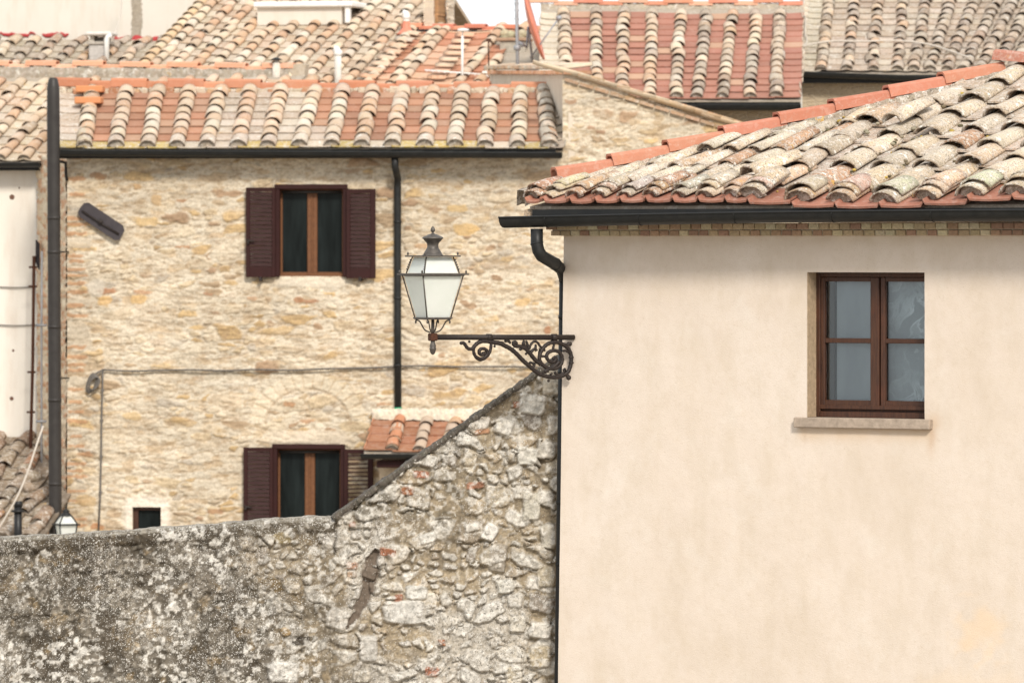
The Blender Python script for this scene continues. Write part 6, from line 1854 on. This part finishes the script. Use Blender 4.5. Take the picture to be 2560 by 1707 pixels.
# ================================================================ SMALL THINGS
def wobj(mb, fr, name, mat, base, label, cat, group=None):
    for i in range(len(mb.v)): mb.v[i] = np.array([fr.world(v) for v in mb.v[i]])
    o = mb.build(name, M[mat], None, loc=fr.world(base)); return tag(o, label, cat, group)
mb = MB(); y_ = -.25
mb.tube([O_.loc(45, 1400, y_), O_.loc(45, 1262, y_)], .052, 14); mb.lathe(O_.loc(45, 1275, y_), [(.05, -.03), (.092, -.02), (.092, .0), (.05, .012)], 14); mb.lathe(O_.loc(45, 1262, y_), [(.052, -.02), (.062, -.015), (.062, .045), (.045, .05)], 14)
wobj(mb, O_, "flue_pipe", 'black', O_.loc(45, 1400, y_), "short black flue pipe with collar standing before the old lean-to roof", "flue pipe")
mb = MB(); mb.tube(smooth([O_.loc(-30, 1370, -.5), O_.loc(0, 1315, -.5), O_.loc(40, 1250, -.5), O_.loc(70, 1180, -.4), O_.loc(92, 1110, -.3), O_.loc(108, 1065, -.2)]), .013, 6)
wobj(mb, O_, "slanting_cable", 'cable_white', O_.loc(-30, 1370, -.5), "pale cable slanting up from the lower left corner past the black flue pipe", "cable")
mb = MB(); yq = 1.38
mb.tube([H.loc(85, 640, yq), H.loc(82, 900, yq), H.loc(77, 1100, yq), H.loc(75, 1220, yq)], .022, 8)
for py_ in (668, 716, 930, 1030, 1162): v = H.loc(82 - (py_ - 668) * .015, py_, yq); mb.tube([v + Vector((-.05, -.01, 0)), v + Vector((.06, .0, 0))], .016, 6)
wobj(mb, H, "downpipe", 'rust', H.loc(75, 1220, yq), "thin rusty pipe with wall clips in the corner between cream and stone house", "pipe")
mb = MB(); yq = .98
mb.tube([H.loc(105, 628, yq), H.loc(104, 815, yq), H.loc(104, 1060, yq), H.loc(104, 1230, yq)], .014, 8)
for py_ in (813, 1053): v = H.loc(104, py_, yq); mb.tube([v + Vector((-.07, -.02, 0)), v + Vector((.07, -.02, 0))], .02, 6)
wobj(mb, H, "conduit", 'grey', H.loc(104, 1230, yq), "thin grey conduit on the brick side of the stone house, left of the thick pipe", "pipe")
mb = MB(); pts = [(256, 924), (330, 928), (400, 925), (480, 924), (560, 927), (640, 923), (720, 926), (800, 922), (880, 920), (940, 919), (1000, 915), (1060, 914), (1160, 917), (1260, 916), (1340, 918), (1400, 917)]
P = [H.loc(a, b, -.05 - .02 * (i % 2)) for i, (a, b) in enumerate(pts)]
mb.tube(smooth(P, 1), .013, 6)
for i in range(60):
    p = P[0].lerp(P[-1], 0) ; f_ = i / 60 * (len(P) - 1); a_ = int(f_); p = P[a_].lerp(P[min(a_ + 1, len(P) - 1)], f_ - a_)
    mb.tube([p + Vector((0, 0, -.012)), p + Vector((.04, -.012, .008)), p + Vector((.08, 0, -.01))], .006, 5)
wobj(mb, H, "wall_cable", 'cable', P[0], "twisted grey cable strung horizontally across the stone house under its upper window", "cable")
mb = MB(); pts = [(257, 926), (256, 975), (254, 1050), (253, 1140), (251, 1230), (246, 1335)]
mb.tube([H.loc(a, b, -.055) for a, b in pts], .012, 6)
for a, b in pts[1:-1]: v = H.loc(a, b, -.05); mb.box(v - Vector((.02, .015, .012)), v + Vector((.02, .03, .012)))
wobj(mb, H, "drop_cable", 'cable', H.loc(246, 1335, -.055), "thin cable dropping vertically down the left of the stone house wall", "cable")
mb = MB()
for k_ in range(5):
    c = H.loc(228 + k_ * 2, 958, -.07 - .012 * k_); rx, rz_ = .055 + .008 * (k_ % 3), .13 - .012 * k_
    mb.tube([c + Vector((rx * math.cos(a) + .03 * math.sin(a), 0, rz_ * math.sin(a))) for a in np.linspace(0, 2 * math.pi, 22)], .010, 6, cap=False)
mb.tube(smooth([H.loc(256, 925, -.06), H.loc(245, 930, -.08), H.loc(236, 938, -.07)]), .014, 6)
wobj(mb, H, "cable_coil", 'cable', H.loc(228, 958, -.07), "coil of spare cable hanging at the left end of the twisted cable", "cable coil")
# antennas
mb = MB(); xm = Fr(1293, 86.0, 0)
mb.tube([xm.loc(1296, 240), xm.loc(1293, 100), xm.loc(1290, -60)], .024, 10)
mb.lathe(xm.loc(1293, 120), [(.024, -.04), (.05, -.03), (.05, .03), (.024, .04)], 10); 
for py_ in (10, 27, 48): v = xm.loc(1292, py_); mb.box(v - Vector((.035, .02, .008)), v + Vector((.035, .02, .008)))
mb.tube([xm.loc(1296, 108), xm.loc(1306, 110), xm.loc(1308, 118)], .028, 8)
wobj(mb, xm, "antenna_mast", 'grey', xm.loc(1296, 240), "grey antenna mast rising against the sky left of the orange dish", "antenna mast")
dd = empty("satellite_dish", None, xm.world(xm.loc(1306, 110)), 0, label="orange satellite dish seen nearly edge on beside the grey mast", cat="satellite dish")
dc = xm.world(xm.loc(1326, 66)) - dd.location
axis = Vector((.96, -.05, .27)).normalized()
mb = MB(); Rr = .50; pf = [(.002, 0)] + [(Rr * f_, .06 * f_ * f_ * Rr * 2) for f_ in (.25, .5, .75, .93, 1.0)] + [(Rr * 1.02, .07), (Rr * 1.0, .04)] + [(Rr * f_, .06 * f_ * f_ * Rr * 2 - .02) for f_ in (.9, .6, .3)] + [(.002, -.02)]
mb.lathe((0, 0, 0), pf, 36, axis=axis)
mb.v[0] = mb.v[0] * np.array([1, 1, 1.0]) + np.array(dc)
mb.build("reflector", M['red_metal'], dd)
mb = MB(); mb.tube([(0, 0, 0), (.06, .05, -.05), tuple(dc - axis * .03)], .018, 8); mb.tube([tuple(dc - axis * .03), tuple(dc - axis * .03 + Vector((.06, .1, -.5)))], .016, 8)
mb.build("mount_arm", M['grey'], dd)
mb = MB(); lo = dc + Vector((0, 0, -.45)); fp = dc + axis * .42; mb.tube([lo, fp], .012, 8); mb.lathe(fp, [(.002, -.04), (.035, -.035), (.035, .03), (.002, .04)], 10, axis=axis)
mb.build("feed_arm", M['grey'], dd)
an = Fr(1156, 89.0, 0)
mb = MB(); base = F_.world(F_.slope(1156, 205, -.3, F_.loc(500, 238, -.3).z, .33)); an = Fr(1156, base.y, 0)
mb.tube([an.loc(1156, 228), an.loc(1156, 90)], .020, 8); mb.lathe(an.loc(1158, 76), [(.002, -.03), (.08, -.02), (.09, 0), (.08, .02), (.002, .03)], 12)
mb.tube([an.loc(1156, 90), an.loc(1157, 78)], .012, 6)
mb.tube([an.loc(1062, 176, .02), an.loc(1222, 188, .02)], .014, 6)
for i in range(11):
    v = an.loc(1066 + i * 15, 177 + i * 1.1, .02); mb.tube([v + Vector((.012, -.13, -.02)), v + Vector((-.012, .13, .02))], .006, 5)
v = an.loc(1213, 187, .02); mb.box(v - Vector((.05, .05, .05)), v + Vector((.05, .05, .05)), bev=.01)
wobj(mb, an, "tv_antenna", 'white', an.loc(1156, 228), "white television antenna with horizontal boom on the red and pale tiled roof", "antenna")
mb = MB(); s1 = Fr(1129, 98, 0); mb.tube([s1.loc(1130, 80), s1.loc(1128, -40)], .014, 6)
wobj(mb, s1, "antenna_mast", 'grey', s1.loc(1130, 80), "slim mast against the sky beside the brick gable end of the wide roof", "antenna mast")
mb = MB(); s1 = Fr(1223, 90, 0); mb.tube([s1.loc(1222, 182), s1.loc(1221, 100)], .011, 6); mb.box(s1.loc(1215, 104) , s1.loc(1228, 97) + Vector((0, .05, 0)), bev=.005)
wobj(mb, s1, "aerial_rod", 'rust', s1.loc(1222, 182), "thin brown rod with a small head left of the concrete chimney", "aerial")
# small street lantern peeping over the garden wall
sl = Fr(165, 77.5, -20)
so = empty("street_lantern", None, sl.world(Vector((0, 0, 0))), -sl.a, label="small distant lantern just showing over the garden wall by the thick pipe", cat="street lamp")
def zs_(p): return sl.loc(165, p).z
mb = MB(); mb.tube([(0, 0, 0), (0, 0, zs_(1370))], .045, 10); mb.lathe((0, 0, 0), [(.05, zs_(1370)), (.08, zs_(1368)), (.09, zs_(1362))], 10); mb.build("post", M['iron'], so)
mb = MB(); Hh = .128; h2 = .08; hu = .10; ht = .055
def fr4(h0, z0, h1, z1, r):
    for a_, b_2 in ((-1, -1), (1, -1), (1, 1), (-1, 1)): mb.tube([(a_ * h0, b_2 * h0, z0), (a_ * h1, b_2 * h1, z1)], r, 6)
fr4(Hh - .012, zs_(1311), h2, zs_(1362), .009); fr4(Hh - .012, zs_(1308), ht, zs_(1288), .009)
for a_, b_2, c, d in ((-Hh - .02, Hh + .02, -Hh - .02, -Hh + .015), (-Hh - .02, Hh + .02, Hh - .015, Hh + .02), (-Hh - .02, -Hh + .015, -Hh + .015, Hh - .015), (Hh - .015, Hh + .02, -Hh + .015, Hh - .015)): mb.box((a_, c, zs_(1312)), (b_2, d, zs_(1308.5)))
mb.lathe((0, 0, 0), [(.078, zs_(1289)), (.07, zs_(1286)), (.045, zs_(1281)), (.04, zs_(1279)), (.055, zs_(1277)), (.02, zs_(1273)), (.006, zs_(1270)), (.015, zs_(1268)), (.002, zs_(1262))], 14)
mb.build("frame", M['metal_dark'], so)
for (h0, z0, h1, z1) in ((Hh - .02, zs_(1312), h2 - .006, zs_(1361)), (Hh - .016, zs_(1308), ht - .004, zs_(1289))):
    mb = MB()
    P = [(a_ * h0, b_2 * h0, z0) for a_, b_2 in ((-1, -1), (1, -1), (1, 1), (-1, 1))] + [(a_ * h1, b_2 * h1, z1) for a_, b_2 in ((-1, -1), (1, -1), (1, 1), (-1, 1))]
    mb.add(P, [(0, 1, 5, 4), (1, 2, 6, 5), (2, 3, 7, 6), (3, 0, 4, 7)], smooth=False); mb.build("glass", M['frost'], so)
